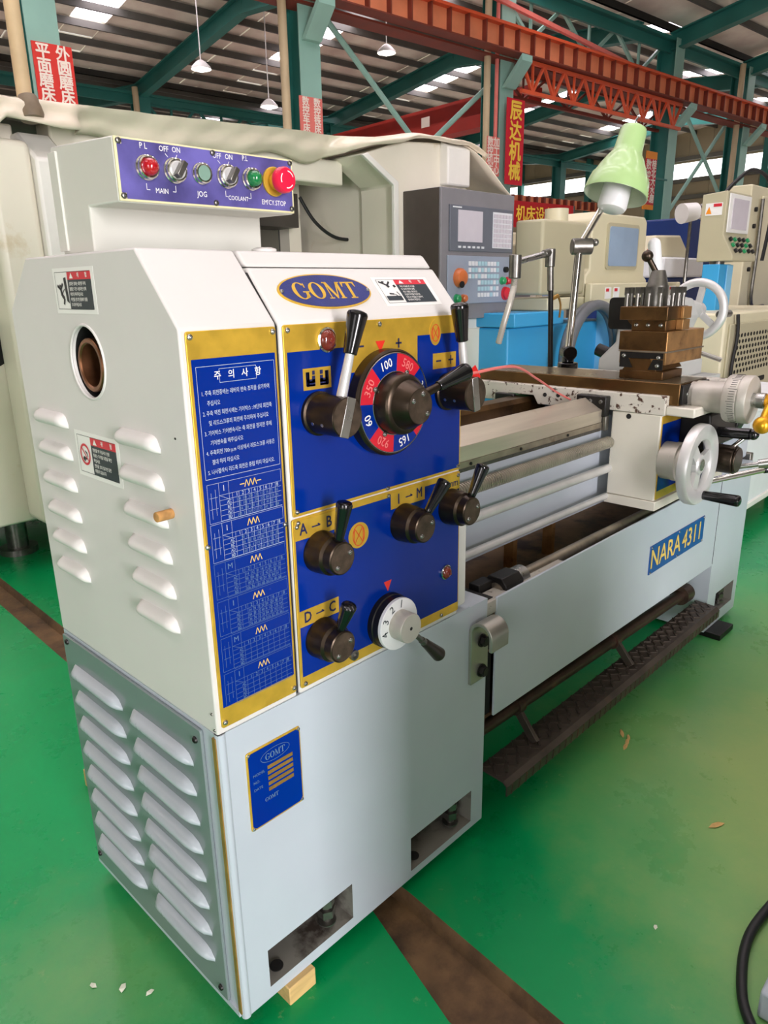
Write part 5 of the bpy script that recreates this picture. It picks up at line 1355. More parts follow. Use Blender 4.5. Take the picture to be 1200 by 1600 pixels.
lattice(lg, 10.95, 16.5, KN+0.12, 5.62, 6.30, 1.85, 'teal_pale', 0.06, 0.06)
m = MB(); hbeam(m, (9.0, KN-0.25, 6.05), (16.6, KN-0.25, 5.42), 0.07, 0.07); m.build('service_pipe', MATS['sign_pink'], lg, angle=0)
lg2 = thing('lattice_girder', 'dark teal lattice girder far behind the control box', 'girder', H(12.0, KF, 5.8))
lattice(lg2, 9.1, 15.3, KF, 5.35, 6.2, 1.5, 'teal_steel', 0.07, 0.16)

# columns
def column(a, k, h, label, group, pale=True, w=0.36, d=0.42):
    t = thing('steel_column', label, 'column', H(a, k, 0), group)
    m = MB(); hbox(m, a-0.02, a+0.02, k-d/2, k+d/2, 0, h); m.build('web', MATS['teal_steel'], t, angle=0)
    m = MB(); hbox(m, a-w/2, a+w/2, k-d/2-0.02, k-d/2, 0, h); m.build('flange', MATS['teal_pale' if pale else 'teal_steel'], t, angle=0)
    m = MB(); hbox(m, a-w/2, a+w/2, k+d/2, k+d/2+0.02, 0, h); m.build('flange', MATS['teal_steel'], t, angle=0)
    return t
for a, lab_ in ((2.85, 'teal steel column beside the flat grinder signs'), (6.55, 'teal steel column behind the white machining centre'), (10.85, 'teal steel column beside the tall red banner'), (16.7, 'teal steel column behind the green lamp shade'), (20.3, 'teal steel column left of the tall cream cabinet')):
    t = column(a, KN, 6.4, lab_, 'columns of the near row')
    m = MB(); m.prism([(0,0),(0.0,0.01),(0.45,0.45),(0.45,0.35),(0.1,0.0)], 'xz', -0.14, 0.14)
    mm = MB()
    for q in m.v: mm.v.append(H(a + q.y, KN - 0.22 - q.x, 4.6 + q.z))
    mm.f = m.f; mm.build('rail_bracket', MATS['teal_pale'], t, angle=0)
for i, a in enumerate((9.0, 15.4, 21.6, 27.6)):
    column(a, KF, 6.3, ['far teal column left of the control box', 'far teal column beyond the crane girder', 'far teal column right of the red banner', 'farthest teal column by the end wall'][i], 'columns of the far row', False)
# diagonal braces between near columns
for (p0, p1, lab_) in (((6.75,KN,5.25),(11.0,KN+0.0,1.8),'long teal diagonal brace falling to the right between two columns'), ((6.9,KN+0.06,1.9),(10.7,KN+0.06,4.7),'long pale diagonal brace rising to the right between two columns'),
                       ((16.9,KN,5.6),(20.2,KN,3.0),'teal diagonal brace falling to the right beyond the lamp'), ((16.95,KN+0.05,2.6),(20.2,KN+0.05,5.5),'thin brace rising to the right beyond the lamp')):
    m = MB(); m.cyl(H(*p0), H(*p1), 0.045, n=10); tag(m.build('wind_brace', MATS['teal_pale']), lab_, 'brace', 'braces between columns')
# downpipes
for a, k, r, lab_ in ((6.12, KN-0.20, 0.062, 'cream downpipe beside the second teal column'), (10.35, KN-0.20, 0.06, 'cream downpipe left of the tall red banner'), (19.8, KN-0.20, 0.07, 'cream downpipe beside the far right column'), (8.75, KF-0.3, 0.08, 'cream downpipe at the far column left')):
    m = MB(); m.cyl(H(a,k,0), H(a,k,6.4), r, n=14); m.cyl(H(a,k,3.2), H(a,k,3.3), r*1.25, n=14); tag(m.build('downpipe', MATS['downpipe']), lab_, 'pipe')
m = MB(); m.cyl(H(10.60, KN-0.20, 0), H(10.60, KN-0.20, 6.2), 0.035, n=12); tag(m.build('downpipe', MATS['sign_pink']), 'thin pink conduit between cream downpipe and teal column', 'pipe')

# crane runway
run = thing('crane_runway', 'long orange crane runway beam with stiffeners and lattice below', 'crane beam', H(12, KN-0.45, 5.2))
kr = KN - 0.45
m = MB(); hbox(m, 3.0, 26.0, kr-0.015, kr+0.015, 5.10, 5.46); m.build('web', MATS['crane_light'], run, angle=0)
m = MB(); hbox(m, 3.0, 26.0, kr-0.13, kr+0.13, 5.44, 5.47); m.build('top_flange', MATS['crane_orange'], run, angle=0)
m = MB(); hbox(m, 3.0, 26.0, kr-0.03, kr+0.03, 5.47, 5.53); m.build('rail', MATS['crane_orange'], run, angle=0)
m = MB(); hbox(m, 3.0, 26.0, kr-0.13, kr+0.13, 5.08, 5.10); m.build('bottom_flange', MATS['crane_dark'], run, angle=0)
sm = MB(); hbox(sm, -0.012, 0.012, -0.11, -0.012, 5.10, 5.44); sme = sm.mesh('stiffener', MATS['crane_dark'], 0)
i = 0
while 3.2 + i*0.42 < 26: inst(sme, 'stiffener', run, Matrix.Translation(H(3.2+i*0.42, kr, 0))); i += 1
lattice(run, 11.0, 16.6, kr+0.02, 4.56, 5.04, 0.62, 'crane_orange', 0.045, 0.06)
lattice(run, 11.0, 16.6, kr+0.55, 4.60, 5.04, 1.24, 'crane_dark', 0.04, 0.06)
m = MB(); hbox(m, 3.0, 26, kr+0.16, kr+0.5, 5.04, 5.07); m.build('walkway', MATS['crane_dark'], run, angle=0)
run2 = thing('crane_runway', 'thin distant orange crane runway beam on the far column row', 'crane beam', H(18, KF-0.5, 4.5))
m = MB(); hbox(m, 9, AE-0.5, KF-0.55, KF-0.45, 4.35, 4.7); m.build('web', MATS['crane_light'], run2, angle=0)
sm2 = MB(); hbox(sm2, -0.05, 0.05, -0.16, 0.0, 4.36, 4.69); sme2 = sm2.mesh('stiffener', MATS['crane_dark'], 0)
for i in range(42): inst(sme2, 'stiffener', run2, Matrix.Translation(H(9.3+i*0.5, KF-0.55, 0)))
# red bridge girder across the bay
cg = thing('crane_bridge', 'dark red box girder of the overhead crane across the bay', 'crane', H(12.3, 14.5, 4.8))
m = MB(); m.add([H(12.0,KN+0.2,4.62),H(12.4,KN+0.2,4.62),H(12.4,KF-0.3,4.62),H(12.0,KF-0.3,4.62),H(12.0,KN+0.2,4.92),H(12.4,KN+0.2,4.92),H(12.4,KF-0.3,4.92),H(12.0,KF-0.3,4.92)], [(0,3,2,1),(4,5,6,7),(0,1,5,4),(1,2,6,5),(2,3,7,6),(3,0,4,7)])
hbox(m, 12.0, 12.4, KN+1.2, KF-1.4, 4.38, 4.98); m.build('girder', MATS['crane_red'], cg, angle=0)
m = MB(); hbox(m, 11.98, 11.995, 11.9, 12.15, 4.62, 4.82); m.build('notice', MATS['sign_cream'], cg, angle=0)

# high bay lamps
for a, k, z, lab_ in ((7.6, 13.9, 5.5, 'hanging dome lamp above the left part of the hall'), (9.6, 14.6, 5.2, 'hanging dome lamp beside the second column'), (11.2, 12.4, 6.05, 'bright hanging dome lamp under the orange crane rail')):
    t = thing('pendant_lamp', lab_, 'lamp', H(a,k,z), 'hanging dome lamps')
    m = MB(); m.cyl(H(a,k,z+0.1), H(a,k,zroof(k,BAYS[0][:3])+0.05), 0.012, n=8); m.build('rod', MATS['white_enamel'], t)
    m = MB(); m.lathe(H(a,k,z), (0,0,1), [(0.20,-0.04),(0.19,0.0),(0.10,0.09),(0.05,0.12),(0,0.12)], 24); m.build('dome', MATS['white_enamel'], t)
    m = MB(); m.sphere(H(a,k,z-0.03), 0.10, 8, 0.6); m.build('bulb', MATS['lamp_glow'], t)

# signs hung on columns, facing the aisle
def sign(a0, a1, k, z0, z1, mt, cols, tm, label, thick=0.02, size=None, bold=0.03, name='hanging_sign'):
    t = thing(name, label, 'sign', H((a0+a1)/2, k, z0))
    m = MB(); hbox(m, a0, a1, k, k+thick, z0, z1); m.build('board', MATS[mt], t, angle=0)
    n = len(cols)
    for i, s in enumerate(cols):
        w = (a1-a0)/n; ac = a0 + w*(i+0.5); step = (z1-z0)*0.94/len(s)
        for j, ch in enumerate(s):
            txt('sign_character', ch, H(ac, k-0.006, z1-(z1-z0)*0.03-step*(j+0.5)), HA, Z3, (size or min(w*1.0, step*1.1)), MATS[tm], t, bold=bold)
    return t
KS = KN - 0.26
sign(2.70, 3.14, KS, 3.32, 3.95, 'sign_red', ['平面磨床', '外圆磨床'], 'sign_cream', 'red sign with two columns of white characters on the left column')
sign(6.31, 6.71, KS, 3.40, 3.89, 'sign_pink', ['数控车床', '数控铣床'], 'sign_cream', 'small faded pink sign on the second teal column')
sign(10.70, 11.18, KS-0.12, 3.02, 4.43, 'sign_crimson', ['辰达机械'], 'sign_yellow', 'tall red banner with four large yellow characters', size=0.34)
sign(10.32, 10.66, KS, 3.15, 3.79, 'sign_pink', ['数控机床', '加工中心'], 'sign_cream', 'small faded pink sign left of the tall red banner')
t = sign(15.60, 16.05, KS, 2.95, 3.90, 'sign_crimson', ['数控磨床', '桂北大水磨'], 'sign_cream', 'narrow red sign with orange ends behind the green lamp')
for z0, z1 in ((3.90, 4.05), (2.85, 2.95)):
    m = MB(); hbox(m, 15.60, 16.05, KS, KS+0.02, z0, z1); m.build('orange_band', MATS['sign_orange'], t, angle=0)
m = MB(); hbox(m, 15.95, 16.60, KS+0.02, KS+0.05, 3.5, 3.54); m.build('bracket', MATS['teal_steel'], t, angle=0)
# ================================================================== other machines in the hall
mat('cnc_cream', (236, 230, 212), 0.42, var=0.05, scale=2, wear=(196, 170, 116), wear_lo=0.62, wear_hi=0.8, wear_scale=3)
mat('cnc_white', (236, 234, 226), 0.4, var=0.03)
mat('cnc_inside', (150, 152, 146), 0.5, var=0.12, scale=2)
mat('cnc_dark', (70, 64, 58), 0.5, var=0.2, scale=4)
mat('pendant_grey', (132, 130, 134), 0.42, var=0.06)
mat('pendant_side', (74, 66, 60), 0.4, var=0.1)
mat('pendant_frame', (104, 108, 118), 0.4, var=0.05)
mat('screen', (206, 200, 208), 0.25, var=0.03)
mat('key_white', (222, 224, 228), 0.4, var=0.03)
mat('key_cyan', (172, 206, 216), 0.4, var=0.03)
mat('key_field', (150, 160, 176), 0.4, var=0.04)
mat('orange_knob', (204, 112, 62), 0.35, var=0.1)
mat('btn_green', (40, 150, 92), 0.35, var=0.05)
mat('btn_red', (206, 44, 58), 0.35, var=0.05)
mat('plastic_sheet', (236, 224, 202), 0.32, var=0.08, scale=3, bump=0.6, bscale=14, alpha=0.93)
mat('sky_blue', (58, 160, 214), 0.4, var=0.06, scale=2)
mat('sky_blue_pale', (128, 194, 232), 0.4, var=0.05, scale=2)
mat('navy', (20, 52, 118), 0.4, var=0.08, scale=2)
mat('beige', (214, 208, 176), 0.42, var=0.05, scale=2)
mat('beige_dark', (184, 178, 148), 0.45, var=0.06, scale=2)
mat('hood_glass', (150, 172, 196), 0.15, var=0.12, scale=2, spec=0.7)
mat('rubber', (22, 22, 22), 0.5, var=0.1)
mat('ring_grey', (96, 100, 104), 0.5, var=0.15)
mat('banner_red', (176, 24, 30), 0.5, var=0.1)
mat('pink_cloth', (226, 120, 132), 0.7, var=0.08)
mat('off_white', (226, 230, 232), 0.42, var=0.03)
mat('pole_wood', (206, 180, 140), 0.6, var=0.1)
mat('cap_brown', (120, 104, 84), 0.5, var=0.2, scale=20)
mat('leaf_tan', (196, 160, 96), 0.7, var=0.2, scale=60)

cnc = thing('machining_centre', 'big cream machining centre with open front hood and grey control pendant', 'machine', (1.6, 3.2, 0))
m = MB(); m.box(-1.6, 0.90, 2.70, 3.9, 0.20, 1.94); lf = m.build('left_housing', MATS['cnc_cream'], cnc, bevel=0.01)
m = MB(); m.cyl((0.655,2.698,1.030),(0.655,2.75,1.030),0.10,n=32); m.build('access_hole', MATS['dark_recess'], lf)
m = MB(); m.box(0.902, 3.05, 2.72, 3.9, 0.20, 1.20); m.build('lower_housing', MATS['cnc_cream'], cnc, bevel=0.01)
m = MB(); m.prism([(2.75,0.22),(2.75,1.90),(2.64,1.90),(2.47,1.78),(2.47,0.22)], 'yz', 0.885, 1.035); m.build('door_post', MATS['cnc_white'], cnc, bevel=0.012)
m = MB(); m.box(0.70, 0.885, 2.50, 2.70, 0.22, 1.85); m.build('post_cheek', MATS['cnc_cream'], cnc, bevel=0.03, seg=3)
m = MB(); m.box(0.90, 3.6, 3.82, 3.90, 1.20, 1.965); m.build('back_wall', MATS['cnc_inside'], cnc)
m = MB(); m.box(1.04, 2.80, 2.66, 2.80, 1.84, 1.975); m.build('header_beam', MATS['cnc_cream'], cnc, bevel=0.01)
m = MB(); m.box(1.04, 2.72, 3.0, 3.25, 1.62, 1.82); m.build('inner_beam', MATS['cnc_dark'], cnc)
m = MB(); m.box(0.90, 3.6, 2.75, 3.9, 1.965, 1.985); m.build('roof_sheet', MATS['cnc_inside'], cnc)
m = MB(); m.box(2.76, 2.86, 3.15, 3.25, 1.20, 1.965); m.build('inner_post', MATS['cnc_cream'], cnc)
m = MB(); m.box(2.90, 3.58, 3.40, 3.44, 1.20, 1.92); ip_ = m.build('inner_door', MATS['cnc_inside'], cnc)
m = MB(); m.box(2.98, 3.52, 3.385, 3.40, 1.20, 1.74); m.build('door_panel', MATS['grey_panel'], ip_, bevel=0.008)
m = MB(); m.prism([(1.95,1.20),(2.45,1.20),(2.35,1.42),(2.12,1.46),(1.95,1.40)], 'xz', 2.95, 3.3); m.build('spindle_nose', MATS['cnc_dark'], cnc, bevel=0.02)
m = MB(); m.tube([(2.72,2.98,1.80),(2.80,2.94,1.66),(2.92,2.90,1.57),(3.05,2.86,1.55),(3.25,2.82,1.56)],0.011,8,6); m.build('cable', MATS['rubber'], cnc)
m = MB(); m.prism([(2.74,1.985),(3.05,2.08),(3.62,2.13),(3.62,0.25),(3.00,0.25),(3.00,1.84)], 'xz', 2.40, 2.72); m.build('right_hood', MATS['cnc_cream'], cnc, bevel=0.012)
m = MB(); m.prism([(2.70,1.97),(2.74,1.985),(3.00,1.85),(3.00,1.20),(2.96,1.20),(2.96,1.83)], 'xz', 2.385, 2.41); m.build('hood_lip', MATS['cnc_white'], cnc, bevel=0.004)
m = MB(); m.box(3.02, 4.30, 2.66, 3.9, 0.25, 2.06); m.build('right_housing', MATS['cnc_cream'], cnc, bevel=0.01)
m = MB(); m.prism([(2.33,1.862),(2.33,2.085),(2.40,2.12),(2.42,1.862)], 'yz', 3.40, 3.63); m.build('lamp_box', MATS['cnc_white'], cnc, bevel=0.012)
for x_ in (-0.4, 0.7, 1.8, 2.9, 4.0):
    m = MB(); m.cyl((x_,2.9,0),(x_,2.9,0.21),0.05,n=14); m.cyl((x_,2.9,0),(x_,2.9,0.03),0.09,n=18); m.build('levelling_foot', MATS['steel_dark'], cnc)
    m = MB(); m.cyl((x_,3.7,0),(x_,3.7,0.21),0.05,n=14); m.build('levelling_foot', MATS['steel_dark'], cnc)
# pendant
m = MB(); m.box(3.055, 3.805, 2.10, 2.399, 1.045, 1.803); pd = m.build('control_pendant', MATS['pendant_grey'], cnc, bevel=0.004)
tag(pd, 'grey control pendant with screen, keys and buttons')
m = MB(); m.box(3.051, 3.055, 2.115, 2.395, 1.05, 1.80); m.build('pendant_side', MATS['pendant_side'], pd)
m = MB(); m.box(3.125, 3.785, 2.088, 2.0995, 1.450, 1.712); su = m.build('screen_unit', MATS['pendant_frame'], pd, bevel=0.003)
m = MB(); m.box(3.200, 3.445, 2.084, 2.0885, 1.505, 1.685); m.build('display', MATS['screen'], su)
m = MB(); m.box(3.555, 3.765, 2.085, 2.0885, 1.475, 1.690); m.build('key_field', MATS['key_white'], su)
kk = MB(); kk.box(-0.015,0.015,2.0815,2.0852,-0.011,0.011); kme2 = kk.mesh('key', MATS['screen'], 0)
for i in range(6):
    for j in range(7): inst(kme2, 'key', su, Matrix.Translation((3.576+i*0.034,0,1.493+j*0.029)))
kk = MB(); kk.box(-0.012,0.012,2.082,2.0885,-0.006,0.006); kme3 = kk.mesh('key', MATS['key_white'], 0)
for i in range(6): inst(kme3, 'key', su, Matrix.Translation((3.215+i*0.047,0,1.475)))
m = MB(); m.box(3.15, 3.235, 2.086, 2.0885, 1.695, 1.703); m.build('brand_strip', MATS['key_white'], su)
m = MB(); m.box(3.110, 3.780, 2.090, 2.0995, 1.140, 1.425); op = m.build('operator_panel', MATS['key_field'], pd, bevel=0.003)
m = MB(); m.lathe((3.220,2.090,1.295),(0,-1,0),[(0.058,0),(0.056,0.02),(0.045,0.035),(0.03,0.04),(0,0.04)],32); m.build('rotary_knob', MATS['orange_knob'], op)
m = MB(); m.cyl((3.200,2.052,1.255),(3.200,2.045,1.255),0.020,n=20); m.build('finger_dimple', MATS['rubber'], op)
kk = MB(); kk.box(-0.012,0.012,2.085,2.0905,-0.013,0.013)
kA, kB = kk.mesh('key', MATS['key_white'], 0), kk.mesh('key', MATS['key_cyan'], 0)
random.seed(3)
for i in range(10):
    for j in range(6):
        if (i < 3 and j < 3): continue
        inst(kA if random.random() < 0.55 else kB, 'key', op, Matrix.Translation((3.325+i*0.033,0,1.190+j*0.038)))
for x_, z_, r_, mt in ((3.195,1.172,0.024,'btn_green'),(3.262,1.172,0.022,'orange_knob'),(3.675,1.275,0.022,'btn_green'),(3.735,1.275,0.022,'btn_red'),(3.715,1.195,0.038,'btn_red')):
    m = MB(); m.lathe((x_,2.090,z_),(0,-1,0),[(r_*1.15,0),(r_*1.15,0.006),(r_,0.008),(r_,0.024),(r_*0.7,0.030),(0,0.030)],24); m.build('push_button', MATS[mt], op)
m = MB(); m.cyl((3.705,2.09,1.345),(3.705,2.07,1.345),0.018,n=16); m.build('key_switch', MATS['rubber'], op)
m = MB(); m.box(3.20, 3.80, 2.16, 2.395, 0.62, 1.044); m.build('pendant_base', MATS['cnc_white'], cnc, bevel=0.006)
m = MB(); m.box(3.28, 3.74, 2.150, 2.161, 0.70, 0.98); m.build('base_door', MATS['cnc_cream'], cnc, bevel=0.006)

# plastic sheet draped over the machine
m = MB(); nx, nv = 150, 16; random.seed(11)
vs = []
for i in range(nx+1):
    x = -1.7 + 5.5*i/nx
    zt_ = 1.985 + 0.09*max(0, min(1, (x-0.4)/2.0)) + (0.05 if x > 2.8 else 0)*min(1, (x-2.8)/0.3)
    yf = 2.50 if x < 2.6 else 2.50 - 0.14*min(1, (x-2.6)/0.3)
    drop = (0.115 + 0.02*math.sin(x*5.1) + 0.015*math.sin(x*13+1)) * (1 if x < 2.5 else max(0.35, 1-(x-2.5)*2.2))
    if x < 0.78: drop += 0.55*min(1, (0.78-x)/0.25)**1.3
    if 1.2 < x < 2.8: drop += 0.03*math.sin((x-1.2)/1.6*math.pi)
    if x > 3.0: zt_ += 0.02*math.sin((x-3.0)*2)
    if x > 3.62: 
        f_ = (x-3.62)/0.18; zt_ -= 0.05*f_
    for j in range(nv+1):
        v = j/nv
        if v < 0.4:
            y = 3.95 + (yf-3.95)*v/0.4; z = zt_ + 0.006*math.sin(x*9+y*7) + 0.03*(1-v/0.4)*0.3
        else:
            u_ = (v-0.4)/0.6
            cr2 = 0.014*math.sin(x*31+u_*7) * (1 if x < 0.9 else 0.35) + 0.02*u_*math.sin(x*11)*(1 if x < 0.9 else 0.4)
            y = yf - 0.035*math.sin(min(1,u_*2)*math.pi/2) + cr2 - (0.012*math.sin(u_*math.pi*2.5+x)) + (0.14*u_ if 1.1 < x < 2.6 else 0)
            z = zt_ - drop*u_
        vs.append((x, y, z))
m.add(vs, [(i*(nv+1)+j, i*(nv+1)+j+1, (i+1)*(nv+1)+j+1, (i+1)*(nv+1)+j) for i in range(nx) for j in range(nv)])
# right flank sloping down to the pendant
fl_ = []
for i in range(13):
    u_ = i/12
    for j in range(9):
        v = j/8
        p = Vector((3.60,2.33,2.10)).lerp(Vector((3.82,2.12,1.815)), u_)
        q = Vector((3.78,2.9,2.16)).lerp(Vector((4.34,2.66,1.72)), u_)
        w_ = p.lerp(q, v); w_.z += 0.02*math.sin(u_*5+v*9) ; fl_.append(w_)
m.add(fl_, [(i*9+j, i*9+j+1, (i+1)*9+j+1, (i+1)*9+j) for i in range(12) for j in range(8)])
ps_ = m.build('plastic_sheet', MATS['plastic_sheet'], None, angle=80); tag(ps_, 'cream translucent plastic sheet draped over the machining centre', 'sheet')
md = ps_.modifiers.new('thick', 'SOLIDIFY'); md.thickness = 0.004
pole = thing('wooden_pole', 'pale pole with brown wrapped foot standing on the plastic sheet', 'pole', (0.90, 2.53, 2.06))
m = MB(); m.cyl((0.902,2.53,1.98),(0.91,2.54,4.6),0.030,0.028,n=16); m.build('shaft', MATS['pole_wood'], pole)
m = MB(); m.lathe((0.902,2.485,1.925),(0,0.25,1),[(0.0,0),(0.046,0.0),(0.05,0.02),(0.042,0.075),(0.036,0.09)],20); m.build('wrapped_foot', MATS['cap_brown'], pole)

# ---- blue and cream cylindrical grinder
gr = thing('cylindrical_grinder', 'sky blue and cream grinder with a glazed hood behind the tool post', 'machine', (4.4, 2.3, 0))
m = MB(); m.box(3.52, 5.05, 1.92, 2.6, 0.0, 0.98); m.build('base', MATS['sky_blue'], gr, bevel=0.012)
m = MB(); m.box(3.50, 4.10, 1.86, 2.5, 0.985, 1.075); m.build('side_table', MATS['sky_blue'], gr, bevel=0.008)
m = MB(); m.box(4.68, 5.03, 1.78, 1.93, 0.0, 1.10); m.build('front_box', MATS['sky_blue_pale'], gr, bevel=0.008)
m = MB(); m.box(3.95, 5.3, 1.90, 2.3, 1.076, 1.16); m.build('slideway_cover', MATS['beige'], gr, bevel=0.01)
m = MB(); m.box(3.85, 4.42, 1.90, 2.12, 1.18, 1.655); wg = m.build('wheel_guard', MATS['beige_dark'], gr, bevel=0.02, seg=3)
m = MB(); m.cyl((4.20,2.02,1.655),(4.20,2.02,1.74),0.08,n=20); m.build('motor_cap', MATS['beige'], wg)
m = MB(); m.prism([(4.43,1.16),(4.43,1.30),(4.49,1.34),(4.49,1.68),(4.54,1.735),(5.30,1.735),(5.35,1.70),(5.36,1.30),(5.42,1.27),(5.42,1.16)], 'xz', 1.90, 2.2); hd = m.build('hood', MATS['beige'], gr, bevel=0.012)
m = MB(); m.prism(rrect(4.70,5.20,1.345,1.670,0.03,4), 'xz', 1.888, 1.902); wn = m.build('hood_window', MATS['beige_dark'], hd)
m = MB(); m.prism(rrect(4.725,5.175,1.37,1.645,0.02,4), 'xz', 1.882, 1.890); m.build('pane', MATS['hood_glass'], wn)
m = MB(); m.box(4.42, 5.95, 1.84, 1.895, 1.075, 1.25); ap = m.build('lower_panel', MATS['beige'], gr, bevel=0.01)
for x_, w_ in ((4.62,0.09),(4.75,0.09),(5.72,0.13)):
    m = MB(); m.box(x_, x_+w_, 1.837, 1.841, 1.14, 1.22); s_ = m.build('notice', MATS['white_enamel'], ap)
    m = MB(); m.box(x_+0.01, x_+w_*0.6, 1.835, 1.838, 1.19, 1.212); m.build('notice_header', MATS['btn_red'], s_)
m = MB(); m.box(5.37, 5.43, 1.86, 1.895, 1.42, 1.50); m.build('push_button', MATS['btn_red'], hd)
m = MB(); m.torus((4.30,1.72,0.745),(0,1,0),0.36,0.035,56,12); m.torus((4.30,1.76,0.745),(0,1,0),0.36,0.03,56,12); m.build('ring_guard', MATS['ring_grey'], gr)
m = MB(); m.box(3.54,3.85,1.80,1.92,0.55,0.62); m.build('bracket', MATS['sky_blue'], gr)

# ---- grinder on the right: blue arm with pendant, cream cabinet
g2 = thing('surface_grinder', 'cream machine with blue pendant arm and perforated vent at the right', 'machine', (5.4, 1.2, 0))
m = MB(); m.box(4.50, 6.3, 0.92, 1.60, 0.06, 1.05); cbn = m.build('cabinet', MATS['beige'], g2, bevel=0.015)
m = MB(); m.box(4.56, 6.25, 0.905, 0.921, 0.42, 0.98); vp = m.build('vent_panel', MATS['beige_dark'], cbn, bevel=0.006)
dm = MB(); dm.cyl((0,0.901,0),(0,0.906,0),0.013,n=8); dme = dm.mesh('vent_hole', MATS['dark_recess'], 0)
for i in range(18):
    for j in range(7): inst(dme, 'vent_hole', vp, Matrix.Translation((4.72+i*0.06 + (0.03 if j % 2 else 0), 0, 0.66+j*0.04)))
for i in range(3):
    m = MB(); m.prism(rrect(4.68+i*0.26, 4.84+i*0.26, 0.55, 0.585, 0.015, 3), 'xz', 0.901, 0.906); m.build('vent_slot', MATS['dark_recess'], vp)
m = MB(); m.tube([(4.62,0.89,1.04),(4.64,0.885,0.9),(4.60,0.885,0.7),(4.62,0.885,0.5),(4.60,0.885,0.3)],0.012,8,6); m.build('cable', MATS['rubber'], cbn)
m = MB(); m.box(4.45, 5.28, 1.20, 1.32, 0.84, 0.955); m.build('arm_foot', MATS['sky_blue_pale'], g2, bevel=0.012)
m = MB(); m.box(5.05, 5.28, 1.20, 1.32, 0.955, 1.365); m.build('arm_post', MATS['sky_blue'], g2, bevel=0.006)
m = MB(); m.box(5.18, 5.29, 1.19, 1.20, 0.955, 1.36); m.build('post_plate', MATS['sky_blue_pale'], g2, bevel=0.004)
m = MB(); m.cyl((5.18,1.27,1.365),(5.18,1.27,1.40),0.05,n=16); m.build('swivel', MATS['steel_dark'], g2)
m = MB(); m.prism([(1.37,1.385),(1.37,1.83),(1.20,1.845),(1.20,1.56),(1.12,1.42),(1.12,1.385)], 'yz', 5.05, 5.52); pn = m.build('control_pendant', MATS['beige_dark'], g2, bevel=0.006)
m = MB(); m.box(5.08,5.50,1.188,1.199,1.575,1.83); fr = m.build('screen_bezel', MATS['white_enamel'], pn, bevel=0.005)
m = MB(); m.box(5.14,5.44,1.183,1.189,1.60,1.80); m.build('display', MATS['screen'], fr)
sn = Vector((0,-0.14,0.08)).normalized()
for i in range(5):
    for j in range(3):
        c0 = Vector((5.12+i*0.085, 1.177-0.022*j, 1.528-0.039*j)); m = MB(); m.cyl(c0, c0+sn*0.016, 0.016, n=12); m.build('push_button', MATS[['rubber','btn_green','rubber'][(i+j)%3]], pn)
m = MB(); m.box(5.046,5.051,1.225,1.34,1.69,1.77); s_ = m.build('notice', MATS['white_enamel'], pn)
m = MB(); m.add([(5.044,1.335,1.70),(5.044,1.295,1.70),(5.044,1.315,1.748)], [(0,1,2)]); m.build('hazard_triangle', MATS['sign_orange'], s_)
m = MB(); m.box(5.043,5.046,1.23,1.285,1.745,1.765); m.build('notice_header', MATS['btn_red'], s_)
m = MB(); m.tube([(5.25,1.30,1.84),(5.40,1.29,1.93),(5.62,1.25,2.03),(5.90,1.22,1.98),(6.0,1.2,1.78),(5.98,1.22,1.4)],0.014,8,8); m.build('cable', MATS['rubber'], g2)

tc_ = thing('tall_cabinet', 'tall cream electrical cabinet at the right edge of the picture', 'cabinet', (7.2, 2.0, 0))
m = MB(); m.box(6.75, 8.5, 1.62, 1.84, 0.05, 2.06); b_ = m.build('body', MATS['beige'], tc_, bevel=0.01)
m = MB(); m.box(7.0, 8.4, 1.60, 1.621, 0.15, 1.98); m.build('door', MATS['beige'], tc_, bevel=0.008)
for z_ in (1.35, 1.72, 1.86):
    m = MB(); m.cyl((6.88,1.60,z_),(6.88,1.622,z_),0.02,n=12); m.build('hole_plug', MATS['rubber'], tc_)
m = MB(); m.tube([(6.95,1.585,1.95),(6.95,1.58,1.5),(6.96,1.58,1.05),(7.3,1.58,1.02)],0.016,8,5); m.build('conduit', MATS['steel_dark'], tc_)

nv_ = thing('navy_machine', 'navy blue machine with pale hood far behind the tool post', 'machine', (8.4, 3.0, 0))
m = MB(); m.box(7.3, 9.6, 2.62, 3.6, 0, 1.30); m.build('base', MATS['navy'], nv_, bevel=0.02)
m = MB(); m.box(8.25, 9.5, 2.75, 3.5, 1.30, 1.95); m.build('column', MATS['navy'], nv_, bevel=0.02)
m = MB(); m.prism([(7.2,1.52),(7.3,1.72),(7.9,1.74),(8.1,1.60),(8.1,1.50)], 'xz', 2.7, 3.4); m.build('head', MATS['beige'], nv_, bevel=0.02)
m = MB(); m.box(7.2, 8.24, 2.55, 3.4, 1.30, 1.50); m.build('table', MATS['off_white'], nv_, bevel=0.02)
nb2 = thing('navy_bench', 'low navy blue machine bed behind the cream vent cabinet', 'machine', (6.4, 1.35, 0))
m = MB(); m.box(6.7, 8.6, 1.1, 1.55, 0, 0.98); m.build('bed', MATS['navy'], nb2, bevel=0.01)
m = MB(); m.box(6.72, 8.5, 1.08, 1.10, 0.3, 0.9); m.build('panel', MATS['navy'], nb2, bevel=0.005)

